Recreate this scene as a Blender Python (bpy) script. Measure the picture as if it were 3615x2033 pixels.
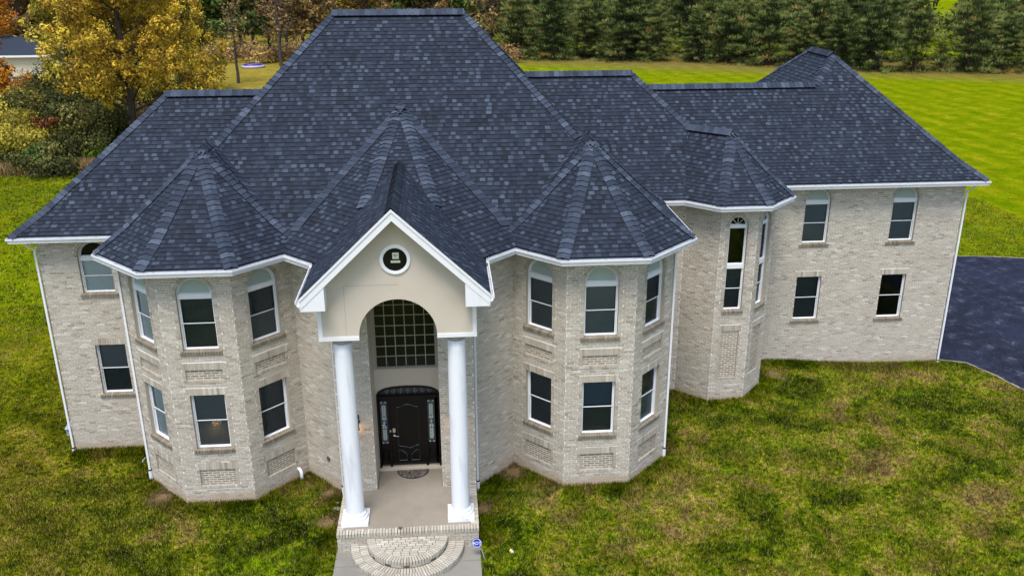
import bpy, bmesh, math, random
import numpy as np
from mathutils import Vector, Matrix
from mathutils.geometry import tessellate_polygon
R_ = math.radians
PI = math.pi
for o in list(bpy.data.objects): bpy.data.objects.remove(o)
scene = bpy.context.scene
col = scene.collection

# ------------------------------------------------------------------ camera, sky, sun, exposure
CAM = Vector((1.2186, -21.8152, 14.1466))
YAW, PITCH, ROLL, FPX, PW, PH = 0.07534, 0.35392, -0.00471, 3160.25, 3615.0, 2033.0
fwd = Vector((math.sin(YAW)*math.cos(PITCH), math.cos(YAW)*math.cos(PITCH), -math.sin(PITCH)))
rt0 = Vector((math.cos(YAW), -math.sin(YAW), 0)); up0 = rt0.cross(fwd)
rgt = rt0*math.cos(ROLL) + up0*math.sin(ROLL); upv = up0*math.cos(ROLL) - rt0*math.sin(ROLL)
cd = bpy.data.cameras.new('camera'); cam = bpy.data.objects.new('camera', cd); col.objects.link(cam)
m = Matrix((rgt, upv, -fwd)).transposed().to_4x4(); m.translation = CAM
cam.matrix_world = m
cd.sensor_width = 36; cd.sensor_fit = 'HORIZONTAL'; cd.lens = 36*FPX/PW; cd.clip_start = .1; cd.clip_end = 3000
scene.camera = cam
world = bpy.data.worlds.new('World'); scene.world = world; world.use_nodes = True
wn = world.node_tree.nodes; wl = world.node_tree.links; wn.clear()
SUN_EL, SUN_AZ = R_(64), R_(196)      # azimuth clockwise from +Y: a veiled sun high behind the camera
sky = wn.new('ShaderNodeTexSky'); sky.sky_type = 'NISHITA'; sky.sun_disc = False
sky.sun_elevation = SUN_EL; sky.sun_rotation = SUN_AZ; sky.air_density = 1.0; sky.dust_density = 1.8; sky.ozone_density = 1.0
bg = wn.new('ShaderNodeBackground'); bg.inputs[1].default_value = 0.10
wo = wn.new('ShaderNodeOutputWorld'); wl.new(sky.outputs[0], bg.inputs[0]); wl.new(bg.outputs[0], wo.inputs[0])
sl = bpy.data.lights.new('sun', 'SUN'); sl.energy = 1.5; sl.angle = R_(24); sl.color = (1, .96, .9)
so = bpy.data.objects.new('sun', sl); col.objects.link(so)
sd = Vector((math.sin(SUN_AZ)*math.cos(SUN_EL), math.cos(SUN_AZ)*math.cos(SUN_EL), math.sin(SUN_EL)))
so.rotation_euler = (-sd).to_track_quat('-Z', 'Y').to_euler(); so.location = (0, -30, 60)
scene.view_settings.view_transform = 'Standard'; scene.view_settings.look = 'None'
scene.view_settings.exposure = 1.2; scene.view_settings.gamma = 1.0; scene.view_settings.use_curve_mapping = False

def ground_at(px, py, z=0.0):
    """photo pixel (of the 2576 px wide view) -> point of the ground plane"""
    k = PW/2576.0
    d = fwd + rgt*((px*k-PW/2)/FPX) - upv*((py*k-PH/2)/FPX)
    t = (z-CAM.z)/d.z
    return CAM + d*t

# ------------------------------------------------------------------ materials
def hexc(h):
    c = [int(h[i:i+2], 16)/255 for i in (0, 2, 4)]
    return tuple(((v+.055)/1.055)**2.4 if v > .04045 else v/12.92 for v in c) + (1,)
class NT:
    def __init__(s, name):
        s.m = bpy.data.materials.new(name); s.m.use_nodes = True
        s.n = s.m.node_tree.nodes; s.l = s.m.node_tree.links; s.n.clear()
        s.out = s.n.new('ShaderNodeOutputMaterial')
    def node(s, t, **kw):
        nd = s.n.new(t)
        for k, v in kw.items(): setattr(nd, k, v)
        return nd
    def put(s, nd, **kw):
        for k, v in kw.items():
            k = k.replace('_', ' ')
            if hasattr(v, 'is_linked') or isinstance(v, bpy.types.NodeSocket): s.l.new(v, nd.inputs[k])
            else: nd.inputs[k].default_value = v
        return nd
    def bsdf(s, color, rough=.7, spec=.3, **kw):
        b = s.node('ShaderNodeBsdfPrincipled')
        s.put(b, Base_Color=color, Roughness=rough)
        b.inputs['Specular IOR Level'].default_value = spec
        s.put(b, **kw)
        s.l.new(b.outputs[0], s.out.inputs[0]); return b
    def pos(s): return s.node('ShaderNodeNewGeometry').outputs['Position']
    def noise(s, vec, scale, detail=4, rough=.55, dist=0, fac=True):
        nd = s.node('ShaderNodeTexNoise'); s.l.new(vec, nd.inputs['Vector'])
        s.put(nd, Scale=scale, Detail=detail, Roughness=rough, Distortion=dist)
        return nd.outputs[0] if fac else nd.outputs[1]
    def ramp(s, fac, stops, interp='LINEAR'):
        nd = s.node('ShaderNodeValToRGB'); e = nd.color_ramp.elements; nd.color_ramp.interpolation = interp
        while len(e) < len(stops): e.new(.5)
        for i, (p, c) in enumerate(stops): e[i].position = p; e[i].color = c if len(c) == 4 else (*c, 1)
        s.l.new(fac, nd.inputs[0]); return nd.outputs[0]
    def mix(s, fac, a, b, mode='MIX'):
        nd = s.node('ShaderNodeMix', data_type='RGBA', blend_type=mode)
        for k, v in ((0, fac), (6, a), (7, b)):
            if isinstance(v, bpy.types.NodeSocket): s.l.new(v, nd.inputs[k])
            else: nd.inputs[k].default_value = v
        return nd.outputs[2]
    def math(s, op, a, b=0.0, c=None, clamp=False):
        nd = s.node('ShaderNodeMath', operation=op, use_clamp=clamp)
        for k, v in ((0, a), (1, b)) + (((2, c),) if c is not None else ()):
            if isinstance(v, bpy.types.NodeSocket): s.l.new(v, nd.inputs[k])
            else: nd.inputs[k].default_value = v
        return nd.outputs[0]
    def maprange(s, v, a, b, c=0.0, d=1.0):
        nd = s.node('ShaderNodeMapRange'); s.l.new(v, nd.inputs[0])
        for i, x in enumerate((a, b, c, d)): nd.inputs[i+1].default_value = x
        return nd.outputs[0]
    def sep(s, v):
        nd = s.node('ShaderNodeSeparateXYZ'); s.l.new(v, nd.inputs[0]); return nd.outputs
    def attr(s, name='tone'):
        return s.node('ShaderNodeAttribute', attribute_name=name).outputs['Fac']
    def bump(s, h, strength=.3, dist=.01):
        nd = s.node('ShaderNodeBump'); s.l.new(h, nd.inputs['Height'])
        nd.inputs['Strength'].default_value = strength; nd.inputs['Distance'].default_value = dist
        return nd.outputs[0]
def g4(v, w=1.0, b=1.0): return (v*w, v, v*b, 1)

def mat_plain(name, c, rough=.6, spec=.4, var=.12, scale=6, metal=0):
    t = NT(name); p = t.pos(); n = t.noise(p, scale, 5)
    d = tuple(x*(1-var) for x in c[:3]) + (1,)
    e = tuple(min(1, x*(1+var*.6)) for x in c[:3]) + (1,)
    b = t.bsdf(t.mix(n, d, e), rough, spec); b.inputs['Metallic'].default_value = metal
    return t.m
def mat_brick(name, stops, dirt=True):
    t = NT(name); p = t.pos(); tone = t.attr()
    c = t.ramp(tone, stops)
    n = t.noise(p, 38, 4, .65); c = t.mix(t.maprange(n, .3, .75, 0, .38), c, (.24, .205, .16, 1))
    n3 = t.noise(p, 26, 3, .7); c = t.mix(t.maprange(n3, .58, .72, 0, .5), c, (.62, .60, .55, 1))
    n2 = t.noise(p, .9, 4); c = t.mix(t.maprange(n2, .4, .8, 0, .18), c, (.27, .23, .18, 1))
    if dirt:      # splash of soil along the foot of the walls
        z = t.sep(p)[2]; nn = t.noise(p, 2.2, 5)
        k = t.math('ADD', z, t.math('MULTIPLY', nn, -.55))
        c = t.mix(t.maprange(k, -.14, .06, .55, 0), c, (.42, .31, .19, 1))
    b = t.bsdf(c, .92, .15); t.l.new(t.bump(t.noise(p, 60, 3), .5, .004), b.inputs['Normal'])
    return t.m
def mat_mortar():
    t = NT('mortar'); p = t.pos()
    c = t.mix(t.noise(p, 9, 5), (.70, .665, .60, 1), (.82, .79, .73, 1))
    z = t.sep(p)[2]; nn = t.noise(p, 2.2, 5)
    k = t.math('ADD', z, t.math('MULTIPLY', nn, -.55))
    c = t.mix(t.maprange(k, -.14, .06, .6, 0), c, (.46, .34, .21, 1))
    t.bsdf(c, .95, .1); return t.m
def mat_shingle():
    t = NT('asphalt_shingle'); p = t.pos(); tone = t.attr()
    c = t.ramp(tone, [(0, (.005, .0075, .014)), (.35, (.014, .0215, .038)), (.62, (.029, .042, .069)), (.85, (.066, .090, .134)), (1, (.118, .152, .210))])
    n = t.noise(p, 130, 2, .8); c = t.mix(t.maprange(n, .3, .7, .0, .65), c, (.014, .016, .022, 1))
    n3 = t.noise(p, 95, 2, .8); c = t.mix(t.maprange(n3, .6, .8, .0, .5), c, (.16, .18, .22, 1))
    n2 = t.noise(p, .55, 5, .6); c = t.mix(t.maprange(n2, .4, .75, 0, .3), c, (.034, .044, .066, 1))
    n5 = t.noise(p, 9, 4, .7); c = t.mix(t.maprange(n5, .4, .7, 0, .45), c, (.018, .024, .040, 1))
    b = t.bsdf(c, .85, .25); t.l.new(t.bump(n, .5, .006), b.inputs['Normal']); return t.m
def mat_stucco():
    t = NT('stucco'); p = t.pos()
    c = t.mix(t.noise(p, 1.3, 5), (.575, .505, .415, 1), (.655, .59, .495, 1))
    c = t.mix(t.maprange(t.noise(p, 140, 2), .3, .7, 0, .25), c, (.34, .30, .235, 1))
    mp = t.node('ShaderNodeMapping'); t.l.new(p, mp.inputs[0]); mp.inputs['Scale'].default_value = (7, 7, .5)
    c = t.mix(t.maprange(t.noise(mp.outputs[0], 1, 4), .55, .75, 0, .35), c, (.60, .55, .46, 1))
    b = t.bsdf(c, .95, .1); t.l.new(t.bump(t.noise(p, 120, 3), .6, .006), b.inputs['Normal']); return t.m
def mat_white(name, c=(.80, .81, .83), stain=.5):
    t = NT(name); p = t.pos()
    mp = t.node('ShaderNodeMapping'); t.l.new(p, mp.inputs[0]); mp.inputs['Scale'].default_value = (5, 5, .7)
    n = t.noise(mp.outputs[0], 1, 6, .65)
    cc = t.mix(t.maprange(n, .52, .80, 0, stain), (*c, 1), (.42, .44, .47, 1))
    t.bsdf(cc, .45, .35); return t.m
def mat_glass():
    t = NT('window_glass'); p = t.pos()
    tr = t.node('ShaderNodeBsdfTransparent'); tr.inputs[0].default_value = (.80, .83, .83, 1)
    gl = t.node('ShaderNodeBsdfGlossy'); gl.inputs[0].default_value = (.62, .68, .75, 1); gl.inputs[1].default_value = .04
    fr = t.node('ShaderNodeFresnel'); fr.inputs[0].default_value = 1.5
    t.l.new(t.bump(t.noise(p, 1.6, 2), .12, .02), gl.inputs['Normal'])
    mx = t.node('ShaderNodeMixShader'); t.l.new(t.math('MULTIPLY', fr.outputs[0], 1.2, clamp=True), mx.inputs[0])
    t.l.new(tr.outputs[0], mx.inputs[1]); t.l.new(gl.outputs[0], mx.inputs[2]); t.l.new(mx.outputs[0], t.out.inputs[0])
    return t.m
def mat_emit(name, c, s):
    t = NT(name); e = t.node('ShaderNodeEmission'); e.inputs[0].default_value = c; e.inputs[1].default_value = s
    t.l.new(e.outputs[0], t.out.inputs[0]); return t.m
SOIL = ((2.95, .85, .55), (-2.2, -1.2, .45), (-6.95, .35, .45), (1.98, -.9, .35), (8.2, 5.0, .4), (12.6, 6.0, .5), (-2.3, .2, .35))
def grass_color(t, p, blade=False):
    x, y, z = t.sep(p)
    n1 = t.noise(p, .40, 6, .62, .8); n2 = t.noise(p, 1.7, 6, .7, .6); n3 = t.noise(p, .11, 4, .5); n4 = t.noise(p, 8, 4, .7); n5 = t.noise(p, .9, 5, .6, .3)
    k = t.math('ADD', t.math('ADD', t.math('MULTIPLY', n1, .45), t.math('MULTIPLY', n2, .33)), t.math('MULTIPLY', n4, .22))
    near = t.ramp(k, [(.38, (.008, .015, .001)), (.435, (.030, .052, .0015)), (.470, (.085, .140, .002)), (.505, (.195, .235, .004)), (.537, (.28, .25, .030)), (.57, (.33, .235, .080)), (.615, (.17, .105, .042)), (.66, (.10, .065, .026))])
    near = t.mix(t.maprange(n5, .55, .66, 0, .75), near, t.mix(t.maprange(n4, .35, .65), (.040, .085, .001, 1), (.19, .31, .003, 1)))
    # far lawn: smoother, mown in stripes
    kf = t.math('ADD', t.math('ADD', t.math('MULTIPLY', n1, .4), t.math('MULTIPLY', n2, .35)), t.math('MULTIPLY', n4, .25))
    far = t.ramp(kf, [(.38, (.120, .200, .001)), (.46, (.200, .275, .002)), (.54, (.285, .310, .003)), (.63, (.40, .335, .024))])
    wv = t.node('ShaderNodeTexWave', wave_type='BANDS', bands_direction='X', wave_profile='SIN')
    mp = t.node('ShaderNodeMapping'); t.l.new(p, mp.inputs[0]); mp.inputs['Rotation'].default_value = (0, 0, R_(-4))
    t.l.new(mp.outputs[0], wv.inputs['Vector']); t.put(wv, Scale=.115, Distortion=.6, Detail=2, Detail_Scale=.5)
    far = t.mix(t.math('MULTIPLY', t.maprange(wv.outputs[1], .35, .75), .42), far, (.125, .215, .001, 1))
    tanf = t.mix(t.maprange(k, .4, .6), (.42, .30, .060, 1), (.27, .24, .030, 1))
    lx = t.maprange(t.math('ADD', x, t.math('MULTIPLY', y, .12)), -8, 16, 1, 0)
    far = t.mix(t.math('MULTIPLY', lx, t.maprange(y, 40, 75, 0, 1)), far, tanf)
    ln = t.math('SUBTRACT', y, t.math('ADD', 118.5, t.math('MULTIPLY', x, -.42)))     # pine edge line
    far = t.mix(t.math('MULTIPLY', t.math('MULTIPLY', t.maprange(t.math('ADD', ln, t.math('MULTIPLY', n2, 6)), -9, 2, 0, .8), t.maprange(ln, 14, 20, 1, 0)), t.maprange(x, -30, 6, 0, 1)), far, t.mix(n4, (.20, .125, .05, 1), (.30, .20, .075, 1)))
    # left side lawn: golden olive
    mid = t.ramp(k, [(.40, (.050, .062, .002)), (.47, (.120, .130, .004)), (.53, (.205, .180, .012)), (.60, (.285, .210, .045))])
    near = t.mix(t.maprange(t.math('ADD', x, t.math('MULTIPLY', n3, 5)), -9, -1.5, .85, 0), near, mid)
    d = t.math('ADD', y, t.math('MULTIPLY', n3, 6))
    c = t.mix(t.maprange(d, 7, 22, 0, 1), near, far)
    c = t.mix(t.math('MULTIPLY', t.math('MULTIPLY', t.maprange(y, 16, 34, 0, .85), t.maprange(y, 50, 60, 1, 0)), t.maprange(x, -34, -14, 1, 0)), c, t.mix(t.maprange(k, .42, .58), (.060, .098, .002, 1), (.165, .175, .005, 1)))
    n6 = t.noise(p, 7.5, 5, .8, .3); nearm = t.maprange(y, 8, 14, 1, .42)
    mod = t.math('MULTIPLY', t.maprange(n6, .36, .64, .15, 1.65), t.maprange(t.noise(p, .8, 4, .6), .36, .64, .58, 1.25))
    mod = t.math('ADD', t.math('MULTIPLY', t.math('SUBTRACT', mod, .9), nearm), .9)
    nd = t.node('ShaderNodeVectorMath', operation='SCALE'); t.l.new(c, nd.inputs[0]); t.l.new(mod, nd.inputs['Scale'])
    cc = nd.outputs[0]
    for sx, sy, sr in SOIL:          # bare soil
        vd = t.node('ShaderNodeVectorMath', operation='DISTANCE'); t.l.new(p, vd.inputs[0]); vd.inputs[1].default_value = (sx, sy, 0)
        cc = t.mix(t.maprange(t.math('ADD', vd.outputs['Value'], t.math('MULTIPLY', t.math('SUBTRACT', n2, .5), 1.6)), sr*.55, sr, .9, 0), cc, t.mix(n4, (.16, .10, .05, 1), (.36, .25, .14, 1)))
    return cc, n4
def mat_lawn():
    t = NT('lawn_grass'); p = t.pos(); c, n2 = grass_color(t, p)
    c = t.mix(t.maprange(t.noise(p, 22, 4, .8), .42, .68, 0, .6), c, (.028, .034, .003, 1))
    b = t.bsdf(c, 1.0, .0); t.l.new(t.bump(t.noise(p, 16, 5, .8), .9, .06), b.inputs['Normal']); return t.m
def mat_blade():
    t = NT('grass_blade'); p = t.pos(); c, n2 = grass_color(t, p)
    tone = t.attr(); c = t.mix(t.maprange(tone, .5, 1, .0, .75), c, t.mix(.5, c, (.52, .50, .13, 1)))
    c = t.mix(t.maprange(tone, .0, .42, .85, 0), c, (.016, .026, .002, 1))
    b = t.bsdf(c, .9, .0)
    return t.m
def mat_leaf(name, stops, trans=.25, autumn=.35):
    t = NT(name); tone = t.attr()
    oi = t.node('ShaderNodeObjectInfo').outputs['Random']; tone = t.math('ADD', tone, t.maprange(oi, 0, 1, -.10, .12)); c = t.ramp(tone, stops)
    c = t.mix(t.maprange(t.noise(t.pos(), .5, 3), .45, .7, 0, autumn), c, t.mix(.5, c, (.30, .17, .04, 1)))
    b = t.bsdf(c, .7, .1)
    if trans:
        tl = t.node('ShaderNodeBsdfTranslucent'); t.l.new(c, tl.inputs[0])
        mx = t.node('ShaderNodeMixShader'); mx.inputs[0].default_value = trans
        t.l.new(b.outputs[0], mx.inputs[1]); t.l.new(tl.outputs[0], mx.inputs[2]); t.l.new(mx.outputs[0], t.out.inputs[0])
    return t.m
def mat_concrete(name, a, b_, joints=False):
    t = NT(name); p = t.pos()
    c = t.mix(t.noise(p, 1.1, 6, .6), a, b_)
    c = t.mix(t.maprange(t.noise(p, 90, 2, .8), .35, .7, 0, .5), c, tuple(v*.55 for v in a[:3])+(1,))
    c = t.mix(t.maprange(t.noise(p, .8, 5, .6, .4), .55, .75, 0, .4), c, tuple(v*.6 for v in a[:3])+(1,))
    bb = t.bsdf(c, .92, .15); t.l.new(t.bump(t.noise(p, 80, 3), .4, .004), bb.inputs['Normal']); return t.m
def mat_asphalt():
    t = NT('driveway_asphalt'); p = t.pos()
    n = t.noise(p, 1.5, 8, .78, .2); n2 = t.noise(p, .35, 5, .6)
    c = t.ramp(n, [(.36, (.005, .006, .012)), (.48, (.010, .012, .025)), (.56, (.022, .026, .048)), (.63, (.075, .082, .115)), (.70, (.18, .185, .205))])
    c = t.mix(t.maprange(n2, .5, .7, 0, .6), c, (.016, .022, .048, 1))
    c = t.mix(t.maprange(t.noise(p, 22, 4, .85), .48, .72, 0, .7), c, (.06, .068, .10, 1))
    b = t.bsdf(c, t.maprange(n, .3, .7, .7, .95), .12); t.l.new(t.bump(t.noise(p, 70, 3), .5, .006), b.inputs['Normal']); return t.m
def mat_doormat():
    t = NT('doormat_pattern'); p = t.pos()
    vo = t.node('ShaderNodeTexVoronoi', feature='DISTANCE_TO_EDGE'); t.l.new(p, vo.inputs['Vector']); vo.inputs['Scale'].default_value = 9
    v2 = t.node('ShaderNodeTexVoronoi'); t.l.new(p, v2.inputs['Vector']); v2.inputs['Scale'].default_value = 9
    c = t.ramp(t.sep(v2.outputs['Color'])[0], [(0, (.16, .10, .10)), (.35, (.20, .19, .12)), (.7, (.10, .085, .13)), (1, (.20, .16, .17))])
    c = t.mix(t.maprange(vo.outputs[0], .02, .07, 1, 0), c, (.012, .011, .012, 1))
    t.bsdf(c, .95, .05); return t.m

M = dict(
    brick=mat_brick('tan_grey_brick', [(0, (.30, .255, .190)), (.22, (.42, .370, .295)), (.5, (.515, .462, .378)), (.8, (.60, .548, .463)), (1, (.71, .67, .595))]),
    brown=mat_brick('brown_panel_brick', [(0, (.26, .21, .145)), (.5, (.345, .285, .205)), (1, (.45, .385, .29))], False),
    sillbrick=mat_brick('stained_sill_brick', [(0, (.12, .10, .07)), (.3, (.21, .18, .13)), (.6, (.30, .265, .21)), (1, (.42, .38, .31))], False),
    stepbrick=mat_brick('step_brick', [(0, (.36, .32, .25)), (.3, (.46, .42, .345)), (.7, (.545, .51, .43)), (1, (.63, .60, .53))], False),
    mortar=mat_mortar(), shingle=mat_shingle(), stucco=mat_stucco(),
    stepmortar=mat_plain('step_mortar', (.12, .108, .088, 1), .95, .1, .3, 12),
    deck=mat_plain('roof_deck', (.012, .013, .016, 1), .95, .05),
    white=mat_white('white_aluminium', stain=.25), vinyl=mat_white('white_vinyl', (.78, .80, .82), .15),
    column=mat_white('column_paint', (.80, .82, .86), .7),
    soffit=mat_plain('white_soffit', (.72, .73, .74, 1), .6),
    glass=mat_glass(), frost=mat_plain('frosted_glass', (.37, .45, .42, 1), .25, .5, .15, 20),
    darkpane=mat_plain('dark_glass', (.006, .007, .008, 1), .12, .35, .3, 3),
    lightblind=mat_plain('light_blind', (.86, .93, .92, 1), .6), darkblind=mat_plain('dark_blind', (.19, .225, .235, 1), .6),
    screen=mat_plain('insect_screen', (.066, .086, .096, 1), .6, .3, .5, 12),
    blueblind=mat_plain('blue_grey_shade', (.075, .14, .20, 1), .6), greyblind=mat_plain('grey_green_shade', (.075, .095, .085, 1), .6),
    black=mat_plain('black_paint', (.003, .003, .003, 1), .35, .25, .3, 5), gloss=mat_plain('gloss_black', (.01, .01, .01, 1), .18, .9), blackmetal=mat_plain('black_metal', (.008, .008, .009, 1), .4, .5),
    came=mat_plain('lead_came', (.015, .02, .02, 1), .4, .5), sideglass=mat_plain('sidelight_glass', (.045, .065, .065, 1), .15, .5, .3, 40),
    bevelglass=mat_plain('bevelled_glass', (.42, .50, .47, 1), .2, .5, .2, 30), transomglass=mat_plain('leaded_transom_glass', (.03, .03, .032, 1), .3, .5, .6, 25),
    nickel=mat_plain('nickel', (.6, .58, .52, 1), .25, .5, .1, 5, 1), muntin=mat_plain('muntin', (.34, .38, .33, 1), .5),
    taupeframe=mat_plain('stone_grey_trim', (.36, .34, .295, 1), .5),
    concrete=mat_concrete('porch_concrete', (.235, .20, .155, 1), (.40, .365, .305, 1)), walk=mat_concrete('path_concrete', (.24, .225, .195, 1), (.33, .31, .275, 1)),
    asphalt=mat_asphalt(), lawn=mat_lawn(), blade=mat_blade(), mat=mat_doormat(),
    bark=mat_plain('bark', (.055, .042, .032, 1), .95, .1, .45, 5), greybark=mat_plain('grey_bark', (.075, .065, .06, 1), .95, .1, .4, 5),
    paleleaf=mat_plain('fallen_leaf', (.20, .075, .03, 1), .8), rock=mat_plain('rock', (.34, .29, .22, 1), .95, .1, .4, 9),
    signblue=mat_plain('sign_blue', (.003, .02, .30, 1), .4), signwhite=mat_plain('sign_white', (.8, .82, .85, 1), .5),
    yellow=mat_plain('yellow_plastic', (.75, .55, .04, 1), .5), meter=mat_plain('meter_grey', (.34, .37, .42, 1), .5),
    sticker=mat_plain('sticker_paper', (.44, .50, .40, 1), .6), stickerink=mat_plain('sticker_ink', (.02, .022, .02, 1), .6),
    cream=mat_plain('cream_siding', (.66, .62, .50, 1), .8), farroof=mat_plain('far_roof', (.035, .045, .065, 1), .9, .1, .3, 8),
    poolblue=mat_plain('pool_blue', (.04, .06, .30, 1), .4), poolpink=mat_plain('pool_pink', (.55, .20, .50, 1), .4), poolwhite=mat_plain('pool_white', (.45, .42, .50, 1), .4),
    vent=mat_plain('vent_bronze', (.10, .095, .08, 1), .5), straw=None,
    glow=mat_emit('warm_lamp', (1, .50, .16, 1), 3.5), bulb=mat_emit('sconce_bulb', (1, .55, .2, 1), 2.5),
)
# ------------------------------------------------------------------ mesh helpers
class MB:
    def __init__(s): s.v = []; s.f = []; s.t = []; s.mi = []
    def face(s, pts, tone=.5, mi=0):
        b = len(s.v); s.v.extend(tuple(p) for p in pts); s.f.append(tuple(range(b, b+len(pts)))); s.t.append(tone); s.mi.append(mi)
    def poly(s, verts, faces, tone=.5, mi=0):
        b = len(s.v); s.v.extend(tuple(p) for p in verts)
        for f in faces: s.f.append(tuple(b+i for i in f)); s.t.append(tone); s.mi.append(mi)
    def box(s, c, size, ax=None, tone=.5, mi=0):
        """box by centre; ax = three unit axes"""
        c = Vector(c); X, Y, Z = ax or (Vector((1, 0, 0)), Vector((0, 1, 0)), Vector((0, 0, 1)))
        X = X*(size[0]/2); Y = Y*(size[1]/2); Z = Z*(size[2]/2)
        v = [c+X*a+Y*b_+Z*d for d in (-1, 1) for b_ in (-1, 1) for a in (-1, 1)]
        s.poly(v, [(0, 2, 3, 1), (4, 5, 7, 6), (0, 1, 5, 4), (2, 6, 7, 3), (0, 4, 6, 2), (1, 3, 7, 5)], tone, mi)
    def lo_hi(s, lo, hi, tone=.5, mi=0):
        s.box([(a+b)/2 for a, b in zip(lo, hi)], [abs(b-a) for a, b in zip(lo, hi)], None, tone, mi)
    def tube(s, pts, rad, n=8, tone=.5, cap=True, mi=0):
        pts = [Vector(p) for p in pts]; rings = []
        rad = rad if isinstance(rad, (list, tuple)) else [rad]*len(pts)
        prev = None
        for i, p in enumerate(pts):
            d = (pts[min(i+1, len(pts)-1)]-pts[max(i-1, 0)]).normalized()
            a = d.cross(Vector((0, 0, 1)) if abs(d.z) < .95 else Vector((1, 0, 0))).normalized() if prev is None else (prev-d*prev.dot(d)).normalized()
            prev = a; b = d.cross(a)
            rings.append([p+(a*math.cos(2*PI*k/n)+b*math.sin(2*PI*k/n))*rad[i] for k in range(n)])
        v = [q for r in rings for q in r]; f = []
        for i in range(len(pts)-1):
            for k in range(n): f.append((i*n+k, i*n+(k+1) % n, (i+1)*n+(k+1) % n, (i+1)*n+k))
        if cap: f.append(tuple(range(n))[::-1]); f.append(tuple((len(pts)-1)*n+k for k in range(n)))
        s.poly(v, f, tone, mi)
    def lathe(s, prof, c, n=32, tone=.5, mi=0):
        v = []; f = []
        for r, z in prof:
            for k in range(n): v.append((c[0]+r*math.cos(2*PI*k/n), c[1]+r*math.sin(2*PI*k/n), c[2]+z))
        for i in range(len(prof)-1):
            for k in range(n): f.append((i*n+k, i*n+(k+1) % n, (i+1)*n+(k+1) % n, (i+1)*n+k))
        f.append(tuple(range(n))[::-1]); f.append(tuple((len(prof)-1)*n+k for k in range(n)))
        s.poly(v, f, tone, mi)
    def build(s, name, mat, parent=None, smooth=False, kind=None):
        me = bpy.data.meshes.new(name); me.from_pydata(s.v, [], s.f)
        a = me.attributes.new('tone', 'FLOAT', 'FACE'); a.data.foreach_set('value', np.array(s.t, np.float32))
        mats = mat if isinstance(mat, (list, tuple)) else [mat]
        for mm in mats: me.materials.append(mm)
        if any(s.mi): me.polygons.foreach_set('material_index', np.array(s.mi, np.int32))
        if smooth: me.polygons.foreach_set('use_smooth', np.ones(len(s.f), bool))
        me.update()
        o = bpy.data.objects.new(name, me); col.objects.link(o)
        if parent: o.parent = parent
        if kind: o['kind'] = kind
        return o
def tag(o, label, cat, group=None):
    o['label'] = label; o['category'] = cat
    if group: o['group'] = group
    return o
def empty(name, loc=(0, 0, 0), label=None, cat=None, group=None):
    o = bpy.data.objects.new(name, None); col.objects.link(o); o.location = loc; o.empty_display_size = .3
    if label: tag(o, label, cat, group)
    return o
def child(o, parent):            # child mesh in world coordinates below an Empty that is not at the origin
    o.parent = parent; return o
rnd = random.Random(7)

# ------------------------------------------------------------------ terrain
def hgt(x, y):
    z = .30*math.exp(-((x-12.6)**2/7.0+(y-7.0)**2/9.0))
    z -= .14*math.exp(-(x**2/18+max(0, y+4.2)**2/9.0))
    return z
def hgt_np(x, y):
    return .30*np.exp(-((x-12.6)**2/7.0+(y-7.0)**2/9.0)) - .14*np.exp(-(x**2/18+np.maximum(0, y+4.2)**2/9.0))
def axis(lo, hi, fine_lo, fine_hi, step, grow=1.25):
    a = list(np.arange(fine_lo, fine_hi+.001, step)); s = step; v = fine_hi
    while v < hi: s *= grow; v += s; a.append(v)
    s = step; v = fine_lo
    while v > lo: s *= grow; v -= s; a.insert(0, v)
    return np.array(a)
gx = axis(-900, 900, -20, 28, .5); gy = axis(-60, 1500, -12, 24, .5)
X, Y = np.meshgrid(gx, gy); Z = hgt_np(X, Y)
nx, ny = len(gx), len(gy)
b = MB(); b.v = list(zip(X.ravel().tolist(), Y.ravel().tolist(), Z.ravel().tolist()))
b.f = [(j*nx+i, j*nx+i+1, (j+1)*nx+i+1, (j+1)*nx+i) for j in range(ny-1) for i in range(nx-1)]
b.t = [.5]*len(b.f); b.mi = [0]*len(b.f)
lawn = b.build('lawn', M['lawn'], smooth=True); lawn['kind'] = 'structure'
# driveway
dp = [(19.22, 7.25), (20.17, 6.83), (20.62, 5.79), (20.95, 4.36), (21.3, 0), (21.8, -14), (34, -14), (34, 17.6), (29.7, 18.25), (28, 18.7), (26.3, 18.95), (19.22, 18.95)]
b = MB(); b.face([(x, y, .035) for x, y in dp]); n = len(dp)
for i in range(n):
    x, y = dp[i]; x2, y2 = dp[(i+1) % n]; b.face([(x, y, .035), (x, y, -.2), (x2, y2, -.2), (x2, y2, .035)])
b.build('driveway', M['asphalt'])['kind'] = 'structure'
b = MB()
for pa, pb_ in ((dp[0], dp[1]), (dp[1], dp[2]), (dp[2], dp[3]), (dp[3], dp[4]), (dp[8], dp[9]), (dp[9], dp[10]), (dp[10], dp[11])):
    a_, c_ = Vector((*pa, 0)), Vector((*pb_, 0)); dd = (c_-a_).normalized(); nn = Vector((dd.y, -dd.x, 0))
    k = max(2, int((c_-a_).length/.35))
    for i in range(k):
        q = a_+(c_-a_)*((i+.5)/k)+nn*rnd.uniform(-.03, .03); w = rnd.uniform(.03, .09)
        b.box((q.x, q.y, .035), ((c_-a_).length/k*1.05, w, .02), (dd, nn, Vector((0, 0, 1))), rnd.random())
b.build('driveway_edging', M['rock'])['kind'] = 'structure'

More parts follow.
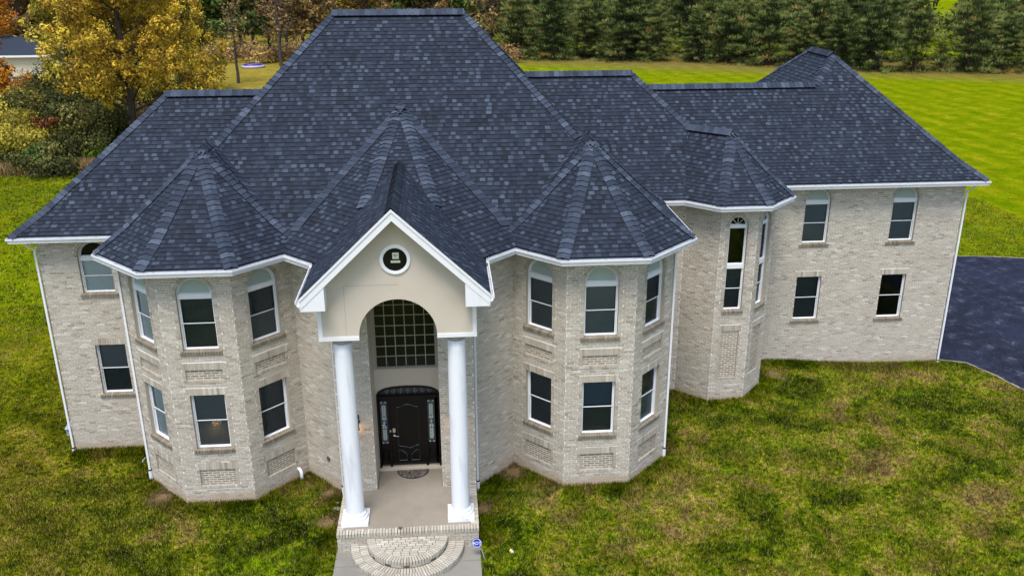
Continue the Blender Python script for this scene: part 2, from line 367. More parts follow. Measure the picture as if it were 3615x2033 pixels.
# ------------------------------------------------------------------ the house: layout
HE, HZ, SL, OV = 6.936, 6.787, .9455, .523
HALF = 1.86/2; AP = HALF*(1+2**.5)       # octagonal bays: half side, apothem
LX = 5.237
house = empty('brick_house', (0, 0, 0), 'large grey brick house with blue-grey shingle roof and white columned portico', 'house')
def flare(s=SL, he=HE, hz=HZ, t0=.8):
    z0 = hz+s*t0
    def f(t): return he+(z0-he)*t/t0 if t < t0 else hz+s*t
    def inv(z): return (z-he)*t0/(z0-he) if z < z0 else (z-hz)/s
    return f, inv, s
def lin(s, he):
    return (lambda t: he+s*t), (lambda z: (z-he)/s), s
class Plane:
    """a roof slope: eave line through p, inward direction n (plan), height profile"""
    def __init__(s, p, n, prof, vis=True):
        s.p = Vector((p[0], p[1])); s.n = Vector(n).normalized(); s.e = Vector((s.n.y, -s.n.x)); s.f, s.inv, s.s = prof; s.vis = vis
    def t(s, x, y): return (x-s.p.x)*s.n.x+(y-s.p.y)*s.n.y
class Body:
    def __init__(s, planes, clips=()): s.P = planes; s.C = clips      # clip: (a, b, c) keeps a*x+b*y >= c
    def h(s, x, y):
        for a, b_, c in s.C:
            if a*x+b_*y < c: return -1
        z = 1e9
        for p in s.P:
            t = p.t(x, y)
            if t < -.001: return -1
            z = min(z, p.f(t))
        return z
    def span(s, k, t):
        p = s.P[k]; z = p.f(t); lo, hi, jl, jh = -60, 60, None, None
        q = p.p+p.n*t
        cons = [(pl.n.x, pl.n.y, pl.p.dot(pl.n)+max(0, pl.inv(z)), j) for j, pl in enumerate(s.P) if j != k]
        cons += [(a, b_, c, None) for a, b_, c in s.C]
        for a, b_, c, j in cons:
            g = a*p.e.x+b_*p.e.y; r = c-(a*q.x+b_*q.y)
            if abs(g) < 1e-9:
                if r > 1e-6: return None
                continue
            if g > 0:
                if r/g > lo: lo, jl = r/g, j
            elif r/g < hi: hi, jh = r/g, j
        return (lo, hi, jl, jh) if hi > lo else None
    def at(s, k, u, t, dz=0):
        p = s.P[k]; q = p.p+p.n*t+p.e*u
        return Vector((q.x, q.y, p.f(t)+dz))
FL = flare()
def octa(cx, cy, ap, prof, keep, extra=()):
    P = []
    for ang in keep:      # direction the slope faces (degrees, 270 = towards the viewer)
        d = Vector((math.cos(R_(ang)), math.sin(R_(ang))))
        P.append(Plane(Vector((cx, cy))+d*ap, -d, prof))
    return Body(P+list(extra))
R2 = 2**.5
B_main = Body([Plane((0, .777), (0, 1), FL), Plane((-7.556, 0), (1, 0), lin(1.05, HZ)), Plane((7.459, 0), (-1, 0), lin(1.05, HZ)), Plane((0, 12.997), (0, -1), FL)])
bayap = AP+OV
def bay_back(): return Plane((0, 3.62+(9.405-HZ)/2.2), (0, -1), lin(2.2, HZ))
B_lb = octa(-LX, AP, bayap, FL, (180, 225, 270, 315, 0), [bay_back()])
B_rb = octa(LX, AP, bayap, FL, (180, 225, 270, 315, 0), [bay_back()])
eD = -2.447
B_cen = Body([Plane((eD, 0), (1, 1), lin(.6735, HE)), Plane((-eD, 0), (-1, 1), lin(.6735, HE)), Plane((0, -1.013), (0, 1), lin(.603, HE)), Plane((0, 4.365+(10.18-HE)/3), (0, -1), lin(3.0, HE))])
PGY, PGX, PGZ, PRZ = -2.62, 2.24, 6.845, 8.96
pp = lin((PRZ-PGZ)/PGX, PGZ)
B_por = Body([Plane((-PGX, 0), (1, 0), pp), Plane((PGX, 0), (-1, 0), pp)], [(0, 1, PGY), (0, -1, -2.6)])
B_lw = Body([Plane((0, 2.703), (0, 1), FL), Plane((-10.862, 0), (1, 0), FL), Plane((0, 10.13), (0, -1), FL)], [(-1, 0, 3.0)])
B_b2 = Body([Plane((0, 4.99), (0, 1), FL), Plane((11.51, 0), (-1, 0), FL), Plane((0, 12.69), (0, -1), FL)], [(1, 0, 2.5)])
TX, TY, TAP = 10.395, 6.05, 1.44
B_tur = octa(TX, TY, TAP+OV, flare(1.058), (225, 270, 315, 0, 45))
B_tur.C = ((1, -1, -2.6),)
B_rw = Body([Plane((0, 6.576), (0, 1), FL), Plane((19.657, 0), (-1, 0), FL), Plane((11.27, 0), (1, 0), FL), Plane((0, 17.04), (0, -1), FL)])
B_ln = Body([Plane((0, 6.576), (0, 1), FL), Plane((0, 12.98), (0, -1), FL)], [(1, 0, 7.6), (-1, 1, 6.576-11.27)])
BODIES = [B_main, B_lb, B_rb, B_cen, B_por, B_lw, B_b2, B_tur, B_rw, B_ln]
def project(v):
    d = Vector(v)-CAM; zz = d.dot(fwd)
    return (d.dot(rgt)/zz, d.dot(upv)/zz, zz)

# ------------------------------------------------------------------ roof
deck = MB(); sh_items = []; cap_items = []
EXPO = .143
def covered(body, x, y, z, m=.10):
    for o in BODIES:
        if o is not body and o.h(x, y) > z+m: return True
    return False
for body in BODIES:
    hips = {}
    for k, p in enumerate(body.P):
        dt = EXPO/math.sqrt(1+p.s**2); t = .06; row = 0
        back = p.n.y < -.5                   # rear slopes: deck only
        prev = None
        while t < 12:
            a = body.span(k, t); c = body.span(k, t+dt)
            if a is None: break
            if c is None:
                # last partial row: shrink until it closes
                lo_, hi_ = 0, dt
                for _ in range(20):
                    mm = (lo_+hi_)/2
                    if body.span(k, t+mm): lo_ = mm
                    else: hi_ = mm
                t1 = t+lo_; c = body.span(k, t1)
                last = True
                if c is None or lo_ < .004: break
            else: t1 = t+dt; last = False
            deck.face([body.at(k, a[0], t, -.02), body.at(k, a[1], t, -.02), body.at(k, c[1], t1, -.02), body.at(k, c[0], t1, -.02)])
            for side in (0, 1):
                j = a[2+side]
                if j is not None: hips.setdefault((min(j, k), max(j, k)), []).append((body.at(k, a[side], t), k))
            if not back:
                r = random.Random(hash((round(p.p.x, 2), round(p.p.y, 2), row, k)))
                u = min(a[0], c[0])-r.uniform(0, .3); tab = False; end = max(a[1], c[1]); ptone = .5
                while u < end:
                    tab = not tab; w = r.uniform(.10, .165) if tab else r.choice((.07, .10, .13, .17, .22)); u1 = u+w
                    b0, b1 = max(u, a[0]), min(u1, a[1]); c0, c1 = max(u, c[0]), min(u1, c[1])
                    if b1-b0 > .004 or c1-c0 > .004:
                        if b1 < b0: b0 = b1 = min(max((b0+b1)/2, a[0]), a[1])
                        if c1 < c0: c0 = c1 = min(max((c0+c1)/2, c[0]), c[1])
                        q = body.at(k, (b0+b1+c0+c1)/4, (t+t1)/2)
                        if not covered(body, q.x, q.y, q.z):
                            tone = (r.uniform(.64, .94) if r.random() < .40 else min(1, max(0, r.gauss(.50, .13)))) if tab else min(.70, max(0, r.gauss(.26, .17)))
                            lift = .016+(.008 if tab else 0)+r.uniform(0, .003)
                            v = [body.at(k, b0, t, lift), body.at(k, b1, t, lift), body.at(k, c1, t1, .004), body.at(k, c0, t1, .004), body.at(k, b0, t, -.012), body.at(k, b1, t, -.012)]
                            sh_items.append((v, tone, (b1-b0)*(t1-t)))
                    u = u1
            row += 1; t = t1
            if last:
                for j, pl in enumerate(body.P):
                    if j > k and pl.n.dot(p.n) < -.99: hips[(k, j)] = [(body.at(k, c[0], t1), k), (body.at(k, c[1], t1), k)]
                for side in (0, 1):
                    j = c[2+side]
                    if j is not None: hips.setdefault((min(j, k), max(j, k)), []).append((body.at(k, c[side], t1), k))
                break
    # hip and ridge caps
    for (i, j), pl in hips.items():
        kk = min(set(k for _, k in pl), key=lambda q: q); pts = [p for p, k in pl if k == kk]
        pi, pj = body.P[i], body.P[j]
        opp = pi.n.dot(pj.n) < -.99
        if opp:          # a level ridge: join its two ends
            pts = [p for p, k in pl][-2:] if len(pl) >= 2 else pts
            zt = max(p.z for p, _ in pl); pts = [p for p, _ in pl if p.z > zt-.06]
            pts.sort(key=lambda q: (q.x, q.y)); pts = [pts[0], pts[-1]]
        else: pts.sort(key=lambda q: q.z)
        if len(pts) < 2: continue
        L = [0]
        for a, c in zip(pts, pts[1:]): L.append(L[-1]+(c-a).length)
        tot = L[-1]
        if tot < .4: continue
        def along(s_):
            s_ = min(max(s_, 0), tot)
            for q in range(len(L)-1):
                if s_ <= L[q+1]+1e-9:
                    f = (s_-L[q])/max(1e-9, L[q+1]-L[q]); return pts[q].lerp(pts[q+1], f)
            return pts[-1]
        s_ = 0.0; r = random.Random(len(cap_items)); step = .165
        ra = abs(pi.n.x*pj.n.y-pi.n.y*pj.n.x) < .99 and not opp
        hw = .17
        while s_ < tot-.02:
            a = along(s_); c = along(s_+step*1.15)
            if (c-a).length < .02: break
            d = (c-a).normalized()
            if body is B_rw and 2 in (i, j) and a.z < 9.80: s_ += step; continue      # coplanar with the link roof
            if not covered(body, (a.x+c.x)/2, (a.y+c.y)/2, (a.z+c.z)/2, .02):
                tone = min(1, max(.3, r.gauss(.78, .13)))
                wings = []
                for pl_ in (pi, pj):
                    N = Vector((-pl_.n.x*pl_.s, -pl_.n.y*pl_.s, 1)).normalized()
                    wv = N.cross(d).normalized()
                    # lies down the slope, away from the hip
                    if Vector((wv.x, wv.y)).dot(pl_.n) > 0: wv = -wv
                    if abs(Vector((wv.x, wv.y)).dot(pl_.n)) < 1e-6: wv = -wv
                    wings.append((wv, N))
                up = (wings[0][1]+wings[1][1]).normalized()
                lo_, hi_ = .055+r.uniform(0, .006), .03
                if opp and tot > 1.6 and body is not B_por: lo_ += .055; hi_ += .06
                ax = [a+wings[0][0]*hw+wings[0][1]*lo_*.8, a+up*(lo_+.006), a+wings[1][0]*hw+wings[1][1]*lo_*.8]
                cx = [c+wings[0][0]*hw+wings[0][1]*hi_*.8, c+up*(hi_+.006), c+wings[1][0]*hw+wings[1][1]*hi_*.8]
                ga = [a+wings[0][0]*hw+wings[0][1]*.0, a+up*0, a+wings[1][0]*hw+wings[1][1]*.0]
                gc = [c+wings[0][0]*hw-wings[0][1]*.01, c-up*.01, c+wings[1][0]*hw-wings[1][1]*.01]
                v = ax+cx+ga+gc
                f = [(0, 1, 4, 3), (1, 2, 5, 4), (0, 6, 7, 1), (1, 7, 8, 2), (0, 3, 9, 6), (2, 8, 11, 5), (3, 4, 10, 9), (4, 5, 11, 10)]
                cap_items.append((v, f, tone, opp))
            s_ += step
def valley_band(A, kA, B, kB, z0_, z1_, width=.30):
    pa, pb_ = A.P[kA], B.P[kB]; pts = []
    for i in range(41):
        z = z0_+(z1_-z0_)*i/40; ca = pa.p.dot(pa.n)+pa.inv(z); cb = pb_.p.dot(pb_.n)+pb_.inv(z)
        det = pa.n.x*pb_.n.y-pa.n.y*pb_.n.x; pts.append(Vector(((ca*pb_.n.y-cb*pa.n.y)/det, (pa.n.x*cb-pb_.n.x*ca)/det, z)))
    L = [0]
    for a, c in zip(pts, pts[1:]): L.append(L[-1]+(c-a).length)
    def along(s_):
        s_ = min(max(s_, 0), L[-1])
        for q in range(len(L)-1):
            if s_ <= L[q+1]+1e-9: return pts[q].lerp(pts[q+1], (s_-L[q])/max(1e-9, L[q+1]-L[q]))
        return pts[-1]
    s_ = 0.0; r = random.Random(int(z1_*100)+kA)
    N = Vector((-pa.n.x*pa.s, -pa.n.y*pa.s, 1)).normalized()
    while s_ < L[-1]-.05:
        a, c = along(s_), along(s_+.20); d = (c-a).normalized(); wv = N.cross(d).normalized(); m_ = (a+c)/2+wv*.2
        if A.h(m_.x, m_.y) < B.h(m_.x, m_.y): wv = -wv
        if not covered(A, (a+wv*.2).x, (a+wv*.2).y, (a+wv*.2).z, .15):
            lo_, hi_ = .040, .026
            ax = [a-wv*.03+N*lo_, a+wv*width*.5+N*lo_, a+wv*width+N*lo_]; cx = [c-wv*.03+N*hi_, c+wv*width*.5+N*hi_, c+wv*width+N*hi_]
            ga = [a-wv*.03-N*.01, a+wv*width*.5, a+wv*width]; gc = [c-wv*.03-N*.01, c+wv*width*.5, c+wv*width]
            cap_items.append((ax+cx+ga+gc, [(0, 1, 4, 3), (1, 2, 5, 4), (0, 6, 7, 1), (1, 7, 8, 2), (0, 3, 9, 6), (2, 8, 11, 5), (3, 4, 10, 9), (4, 5, 11, 10)], min(.95, max(.3, r.gauss(.74, .11))), False))
        s_ += .18
for k_ in (0, 1): valley_band(B_cen, k_, B_main, 0, 7.35, 10.15)
valley_band(B_lb, 4, B_main, 0, 7.7, 9.38); valley_band(B_rb, 0, B_main, 0, 7.7, 9.38)
roof = deck.build('roof', M['deck'], house)
def score(v, A):
    x, y, zz = project(v)
    return A/zz**2 if abs(x) < .57 and abs(y) < .32 else 0
def split_items(items, n, sc):
    order = sorted(range(len(items)), key=lambda i: -sc(items[i])); return order[:n], order[n:]
top, rest = split_items(sh_items, 300, lambda it: score(it[0][0], it[2]))
for i in top:
    v, tone, A = sh_items[i]; mb = MB()
    mb.poly(v, [(0, 1, 2, 3), (4, 0, 3), (5, 2, 1)], tone); mb.f.append((4, 5, 1, 0)); mb.t.append(0); mb.mi.append(1); mb.build('shingle', [M['shingle'], M['deck']], roof)
mb = MB()
for i in rest:
    v, tone, A = sh_items[i]; b0 = len(mb.v); mb.poly(v, [(0, 1, 2, 3)], tone); mb.f.append((b0+4, b0+5, b0+1, b0)); mb.t.append(0); mb.mi.append(1)
mb.build('shingles', [M['shingle'], M['deck']], house, kind='stuff')
top, rest = split_items(cap_items, 300, lambda it: score(it[0][1], .05))
for i in top:
    v, f, tone, _ = cap_items[i]; mb = MB(); mb.poly(v, f, tone); mb.mi = [0, 0]+[1]*(len(f)-2); mb.build('ridge_cap', [M['shingle'], M['deck']], roof)
mb = MB()
for i in rest:
    v, f, tone, _ = cap_items[i]; mb.poly(v, f, tone); mb.mi[-len(f):] = [0, 0]+[1]*(len(f)-2)
mb.build('ridge_caps', [M['shingle'], M['deck']], house, kind='stuff')

# ------------------------------------------------------------------ walls
bricks = MB()          # every wall brick (tens of thousands): one part
BH, BL, J = .0677, .2130, .0145
class Wall:
    def __init__(s, p0, p1):
        s.p = Vector((*p0, 0)); d = Vector((*p1, 0))-s.p; s.len = d.length; s.e = d.normalized(); s.n = Vector((s.e.y, -s.e.x, 0))
        s.open = []; s.block = []; s.panels = []
    def P(s, u, z, d=0): return s.p+s.e*u+s.n*d+Vector((0, 0, z))
    def brick(s, q, proud, tone, mi=0, d0=-.01):
        """prism with quad outline q in (u, z)"""
        v = [s.P(u, z, proud) for u, z in q]+[s.P(u, z, d0) for u, z in q]
        k = len(q)
        bricks.poly(v, [tuple(range(k))]+[(i, i+k, (i+1) % k+k, (i+1) % k) for i in range(k)], tone, mi)
def btone(r):
    x = r.random()
    if x < .08: return r.uniform(.05, .3)
    if x < .18: return r.uniform(.75, 1)
    return min(.8, max(.2, r.gauss(.50, .11)))
def arc(uc, zc, r, n=18, a0=0, a1=PI): return [(uc+r*math.cos(a0+(a1-a0)*i/n), zc+r*math.sin(a0+(a1-a0)*i/n)) for i in range(n+1)]
def outline(o, off=0):
    u0, u1, z0, z1, ar = o
    if ar:
        zs = z1-(u1-u0)/2
        return [(u0+off, z0+off), (u1-off, z0+off)]+arc((u0+u1)/2, zs, (u1-u0)/2-off)
    return [(u0+off, z0+off), (u1-off, z0+off), (u1-off, z1-off), (u0+off, z1-off)]
def soldiers(w, u0, u1, z0, z1, proud=.012, r=rnd, step=.0715):
    n = max(1, round((u1-u0)/step)); s_ = (u1-u0)/n
    for i in range(n):
        a = u0+i*s_+.004; c = u0+(i+1)*s_-.004
        w.brick([(a, z0+.005), (c, z0+.005), (c, z1-.005), (a, z1-.005)], proud+r.uniform(-.003, .003), btone(r))
    w.block.append(('r', u0, u1, z0, z1))
def courses(w, u0, u1, z0, z1, blocks, proud, r, mi=0, zref=-.25):
    k0 = math.floor((z0-zref)/BH)
    k = k0
    while zref+k*BH < z1-.005:
        za, zb = zref+k*BH+J/2, zref+(k+1)*BH-J/2
        za_, zb_ = max(za, z0), min(zb, z1)
        if zb_-za_ > .012:
            zm = (za_+zb_)/2; iv = []
            for bl in blocks:
                if bl[0] == 'r':
                    if bl[3]-.004 < zm < bl[4]+.004: iv.append((bl[1], bl[2]))
                else:
                    _, uc, zc, rr = bl
                    if zc <= zm < zc+rr: h = math.sqrt(max(0, rr*rr-(zm-zc)**2)); iv.append((uc-h, uc+h))
            iv.sort(); free = []; cur = u0
            for a, c in iv:
                if a > cur: free.append((cur, a))
                cur = max(cur, c)
            if cur < u1: free.append((cur, u1))
            off = (k % 2)*BL/2+(.03 if k % 3 == 0 else 0)
            for a, c in free:
                u = math.floor((a-off)/BL)*BL+off
                while u < c:
                    x0, x1 = max(u+J/2, a+.003), min(u+BL-J/2, c-.003)
                    if x1-x0 > .03: w.brick([(x0, za_), (x1, za_), (x1, zb_), (x0, zb_)], proud+r.uniform(-.002, .003), btone(r), mi)
                    u += BL
        k += 1
def finish_wall(w, z0=-.35, z1=HE-.13, brickz0=-.12, name='wall', u0=0, u1=None):
    u1 = w.len if u1 is None else u1
    mb = MB()
    loops = [[(u0, z0), (u1, z0), (u1, z1), (u0, z1)]]
    for o in w.open: loops.append(outline(o))
    for p in w.panels: loops.append([(p[0], p[2]), (p[1], p[2]), (p[1], p[3]), (p[0], p[3])])
    flat = [q for lp in loops for q in lp]
    tris = tessellate_polygon([[Vector((u, z, 0)) for u, z in lp] for lp in loops])
    mb.poly([w.P(u, z) for u, z in flat], [tuple(t) for t in tris])
    for o in w.open:               # reveals
        ol = outline(o); n = len(ol)
        for i in range(n):
            a, c = ol[i], ol[(i+1) % n]; mb.face([w.P(*a, .008), w.P(*c, .008), w.P(*c, -.17), w.P(*a, -.17)], .3, 1)
    for p in w.panels:
        ol = [(p[0], p[2]), (p[1], p[2]), (p[1], p[3]), (p[0], p[3])]
        for i in range(4):
            a, c = ol[i], ol[(i+1) % 4]; mb.face([w.P(*a, .006), w.P(*c, .006), w.P(*c, -.035), w.P(*a, -.035)], .25, 1)
        mb.face([w.P(u, z, -.03) for u, z in ol])
        k = rnd.Random if False else rnd
        # recessed brown field
        save = []
        zz = p[2]+.004; row = 0
        while zz+.045 < p[3]:
            u = p[0]-(row % 2)*BL/2
            while u < p[1]:
                x0, x1 = max(u+.010, p[0]+.004), min(u+BL-.010, p[1]-.004)
                if x1-x0 > .02: w.brick([(x0, zz+.010), (x1, zz+.010), (x1, min(zz+BH-.010, p[3])), (x0, min(zz+BH-.010, p[3]))], -.024, rnd.random(), 1, -.032)
                u += BL
            zz += BH; row += 1
        w.block.append(('r', p[0], p[1], p[2], p[3]))
    bl = list(w.block)
    for o in w.open:
        if o[4]:
            r_ = (o[1]-o[0])/2; zs = o[3]-r_; bl.append(('r', o[0], o[1], o[2], zs)); bl.append(('c', (o[0]+o[1])/2, zs, r_))
        else: bl.append(('r', *o[:4]))
    courses(w, u0, u1, brickz0, z1-.01, bl, .008, rnd)
    return mb.build(name, [M['mortar'], M['brick']], house)
# ---- windows
def bar(mb, w, u0, u1, z0, z1, d0, d1):
    c = w.P((u0+u1)/2, (z0+z1)/2, (d0+d1)/2); mb.box(c, (abs(u1-u0), abs(d1-d0), abs(z1-z0)), (w.e, w.n, Vector((0, 0, 1))))
def ring(mb, w, a, c, d0, d1):
    n = len(a)
    for i in range(n):
        j = (i+1) % n
        mb.face([w.P(*a[i], d0), w.P(*a[j], d0), w.P(*c[j], d0), w.P(*c[i], d0)])
        mb.face([w.P(*c[i], d0), w.P(*c[j], d0), w.P(*c[j], d1), w.P(*c[i], d1)])
        mb.face([w.P(*a[i], d0), w.P(*a[j], d0), w.P(*a[j], d1), w.P(*a[i], d1)])
def slats(w, u0, u1, z0, z1, d, mat, par, pitch=.05, cover=.92, name='blind'):
    mb = MB(); z = z0+.01
    while z < z1-.01:
        a, c = z, z+pitch*cover
        mb.face([w.P(u0, a, d+.012), w.P(u1, a, d+.012), w.P(u1, c, d-.012), w.P(u0, c, d-.012)]); z += pitch
    return mb.build(name, mat, par)
def window(w, uc, z0, z1, wd, arch=True, trans=.13, blinds=('darkblind', 'darkblind'), archpane='frost', surround=True, lit=False, tall=None, sillw=.09, ring_off=.10, fan=False, header=True, D0=-.085):
    u0, u1 = uc-wd/2, uc+wd/2; o = (u0, u1, z0, z1, arch); w.open.append(o)
    r = wd/2; zs = z1-r if arch else z1
    mb = MB(); ring(mb, w, outline(o, -.002), outline(o, .034), D0, -.17)
    i0, i1 = u0+.034, u1-.034
    if arch: bar(mb, w, i0, i1, zs-trans, zs, D0+.012, -.165); topz = zs-trans
    else: topz = z1-.034
    win = mb.build('window', M['vinyl'], house)
    if arch:
        pts = [(i0, zs)]+[(i1, zs)]+arc(uc, zs, r-.042)[1:-1]
        mb = MB(); mb.face([w.P(u, z, -.135) for u, z in pts]); mb.build('arched_pane', M[archpane], win)
        mb = MB(); ring(mb, w, [(i0, zs)]+arc(uc, zs, r-.042), [(i0+.02, zs+.02)]+arc(uc, zs+.008, r-.066), -.11, -.14); mb.build('pane_frame', M['vinyl'], win)
        if fan:
            mb = MB()
            for a in (45, 90, 135):
                q = (uc+math.cos(R_(a))*(r-.05), zs+math.sin(R_(a))*(r-.05)); d_ = Vector((math.cos(R_(a)), 0, math.sin(R_(a))))
                mb.tube([w.P(uc, zs, -.125), w.P(*q, -.125)], .008, 4)
            mb.build('muntin', M['vinyl'], win)
    if tall:                      # a fixed pane above the hung sashes
        mb = MB(); bar(mb, w, i0, i1, tall, tall+.15, D0+.012, -.165); mb.build('mullion', M['vinyl'], win)
        mb = MB(); mb.face([w.P(i0, tall+.15, -.14), w.P(i1, tall+.15, -.14), w.P(i1, topz, -.14), w.P(i0, topz, -.14)]); mb.build('pane', M['glass'], win)
        mb = MB(); ring(mb, w, [(i0, tall+.15), (i1, tall+.15), (i1, topz), (i0, topz)], [(i0+.025, tall+.175), (i1-.025, tall+.175), (i1-.025, topz-.025), (i0+.025, topz-.025)], -.115, -.15); mb.build('sash', M['vinyl'], win)
        mb = MB(); mb.face([w.P(i0, tall, -.5), w.P(i1, tall, -.5), w.P(i1, topz, -.5), w.P(i0, topz, -.5)]); mb.build('shade', M['black'], win)  # black sheet painting the dark of the room behind the fixed pane
        topz = tall
    bz = z0+.03; zm = (bz+topz)/2
    for q, (a, c, d, bn) in enumerate(((zm-.004, topz, -.118, blinds[0]), (bz, zm+.012, -.142, blinds[1]))):
        mb = MB(); ring(mb, w, [(i0, a), (i1, a), (i1, c), (i0, c)], [(i0+.022, a+.020), (i1-.022, a+.020), (i1-.022, c-.018), (i0+.022, c-.018)], d, d-.03); sash = mb.build('sash', M['vinyl'], win)
        mb = MB(); mb.face([w.P(i0+.02, a+.02, d-.018), w.P(i1-.02, a+.02, d-.018), w.P(i1-.02, c-.02, d-.018), w.P(i0+.02, c-.02, d-.018)]); mb.build('pane', M['glass'], win)
        if bn in ('darkblind', 'lightblind'): slats(w, i0+.01, i1-.01, a, c, -.19, M[bn], win, .05, .72 if lit and q else .92)
        else:
            mb = MB(); mb.face([w.P(i0, a, -.235), w.P(i1, a, -.235), w.P(i1, c, -.235), w.P(i0, c, -.235)]); mb.build('shade', M[bn], win)
    mb = MB(); mb.face([w.P(i0-.03, bz, -.60), w.P(i1+.03, bz, -.60), w.P(i1+.03, topz, -.60), w.P(i0-.03, topz, -.60)]); mb.build('room_dark_sheet', M['black'], win)  # added black sheet that stands in for the unlit room
    if lit:
        mb = MB(); c = w.P(uc+.05, zm-.15, -.34); mb.lathe([(.02, .13), (.11, .10), (.13, 0), (.10, -.10), (.02, -.13)], c, 12); mb.build('lamp_shade', M['glow'], win)
    # rowlock sill
    mb = MB(); n = round((wd+2*sillw)/.0745); s_ = (wd+2*sillw)/n
    for i in range(n):
        a = u0-sillw+i*s_+.005; c = a+s_-.010; z_ = z0-.005
        v = [(c_, zz, dd) for c_ in (a, c) for zz, dd in ((z_-.10, -.02), (z_-.10, .045), (z_-.008, .05), (z_+.030, -.088))]
        mb.poly([w.P(*q) for q in v], [(0, 1, 2, 3), (4, 7, 6, 5), (0, 4, 5, 1), (1, 5, 6, 2), (2, 6, 7, 3), (3, 7, 4, 0)], btone(rnd)*.6)
    mb.build('window_sill', M['sillbrick'], win)
    w.block.append(('r', u0-sillw, u1+sillw, z0-.11, z0))
    if arch:
        n = round(PI*(r+.05)/.072)
        for i in range(n):
            a0, a1 = PI*i/n+.05*.072/r, PI*(i+1)/n-.05*.072/r
            w.brick([(uc+ (r+.002)*math.cos(a0), zs+(r+.002)*math.sin(a0)), (uc+(r+ring_off)*math.cos(a0), zs+(r+ring_off)*math.sin(a0)), (uc+(r+ring_off)*math.cos(a1), zs+(r+ring_off)*math.sin(a1)), (uc+(r+.002)*math.cos(a1), zs+(r+.002)*math.sin(a1))], .014+rnd.uniform(-.003, .003), btone(rnd)*.8)
        w.block.append(('c', uc, zs, r+ring_off+.004))
    elif header: soldiers(w, u0-.09, u1+.09, z1, z1+.205)
    if surround:
        zt = zs if arch else z1
        z = z0
        while z < zt-.02:
            for a, c in ((u0-.10, u0-.004), (u1+.004, u1+.10)): w.brick([(a, z+.006), (c, z+.006), (c, min(z+BH-.005, zt)), (a, min(z+BH-.005, zt))], .015+rnd.uniform(-.002, .002), btone(rnd))
            z += BH
        w.block.append(('r', u0-.104, u0, z0, zt)); w.block.append(('r', u1, u1+.104, z0, zt))
    return win
def panel(w, uc, z0, z1, wd, inner):
    """framed recess: soldier head, rowlock foot, thin stacked sides round a brown field"""
    u0, u1 = uc-wd/2, uc+wd/2
    soldiers(w, u0, u1, z1-.205, z1, .016); soldiers(w, u0, u1, z0, z0+.085, .018)
    iu0, iu1 = uc-inner/2, uc+inner/2
    z = z0+.085
    while z < z1-.205-.02:
        for a, c in ((u0, iu0-.004), (iu1+.004, u1)): w.brick([(a, z+.005), (c, z+.005), (c, min(z+BH-.005, z1-.205)), (a, min(z+BH-.005, z1-.205))], .016, btone(rnd))
        z += BH
    w.block.append(('r', u0, iu0, z0, z1)); w.block.append(('r', iu1, u1, z0, z1))
    w.panels.append((iu0, iu1, z0+.09, z1-.21))
def bay_face(w, blu=('darkblind', 'darkblind'), bll=('darkblind', 'darkblind'), dz=0, ap='frost', lit=False):
    uc = w.len/2
    window(w, uc, 4.585, 6.59, .91, True, .13, blu, ap)
    panel(w, uc, 3.665, 4.25, 1.11, .95)
    window(w, uc, 1.66+dz, 3.29+dz, .91, False, 0, bll, lit=lit)
    panel(w, uc, .45+dz*.5, 1.25+dz*.5, 1.11, .95)
# plan corners
lo = dict(a=(-LX-AP, 3.226), b=(-LX-AP, AP-HALF), c=(-LX-HALF, 0), d=(-LX+HALF, 0), e=(-LX+AP, AP-HALF))
ro = dict(e=(LX-AP, AP-HALF), d=(LX-HALF, 0), c=(LX+HALF, 0), b=(LX+AP, AP-HALF), a=(LX+AP, 5.513))
# left wing
w = Wall((-10.339, 10.0), (-10.339, 3.226)); finish_wall(w)
w = Wall((-10.339, 3.226), lo['a'])
window(w, 1.51, 5.09, 6.65, .90, True, .13, ('lightblind', 'lightblind'), 'darkpane', surround=False)
window(w, 1.545, 1.87, 3.48, .87, False, 0, ('darkblind', 'screen'), surround=False); finish_wall(w)
# left bay
w = Wall(lo['a'], lo['b']); finish_wall(w)
w = Wall(lo['b'], lo['c']); bay_face(w, ('lightblind', 'lightblind'), ('lightblind', 'lightblind'), .02); finish_wall(w)
w = Wall(lo['c'], lo['d']); bay_face(w, ('screen', 'screen'), ('darkblind', 'darkblind'), .02, lit=True); finish_wall(w)
w = Wall(lo['d'], lo['e']); bay_face(w, ('screen', 'darkblind'), ('screen', 'screen'), .0); finish_wall(w)
# right bay
w = Wall(ro['e'], ro['d']); bay_face(w, ('darkblind', 'darkblind'), ('screen', 'screen'), -.05); finish_wall(w)
w = Wall(ro['d'], ro['c']); bay_face(w, ('darkblind', 'darkblind'), ('blueblind', 'greyblind'), -.04); finish_wall(w)
w = Wall(ro['c'], ro['b']); bay_face(w, ('greyblind', 'greyblind'), ('screen', 'darkblind'), -.04); finish_wall(w)
w = Wall(ro['b'], ro['a']); finish_wall(w)
# middle: splayed walls and the brick front of the entrance
xb = -.49
cL0, cL1 = lo['e'], (-1.81, AP-HALF-(lo['e'][0]+1.81)*-1)
w = Wall(cL0, cL1)
finish_wall(w)
vu = 1.0
mb = MB(); c = w.P(.974, .87, .03); mb.tube([w.P(.974, .87, 0), w.P(.974, .87, .035)], .07, 14); mb.tube([w.P(.974, .87, .03), w.P(.974, .87, .05)], .05, 14); mb.build('wall_vent', M['vent'], house)
w = Wall((1.81, cL1[1]), ro['e']); finish_wall(w)
w = Wall(cL1, (-1.81, xb)); finish_wall(w)
w = Wall((1.81, xb), (1.81, cL1[1])); finish_wall(w)
NW = .89
w = Wall((-1.81, xb), (-NW, xb)); finish_wall(w, z0=.3, z1=6.75, brickz0=.49); W_fl = w
w = Wall((NW, xb), (1.81, xb)); finish_wall(w, z0=.3, z1=6.75, brickz0=.49); W_fr = w
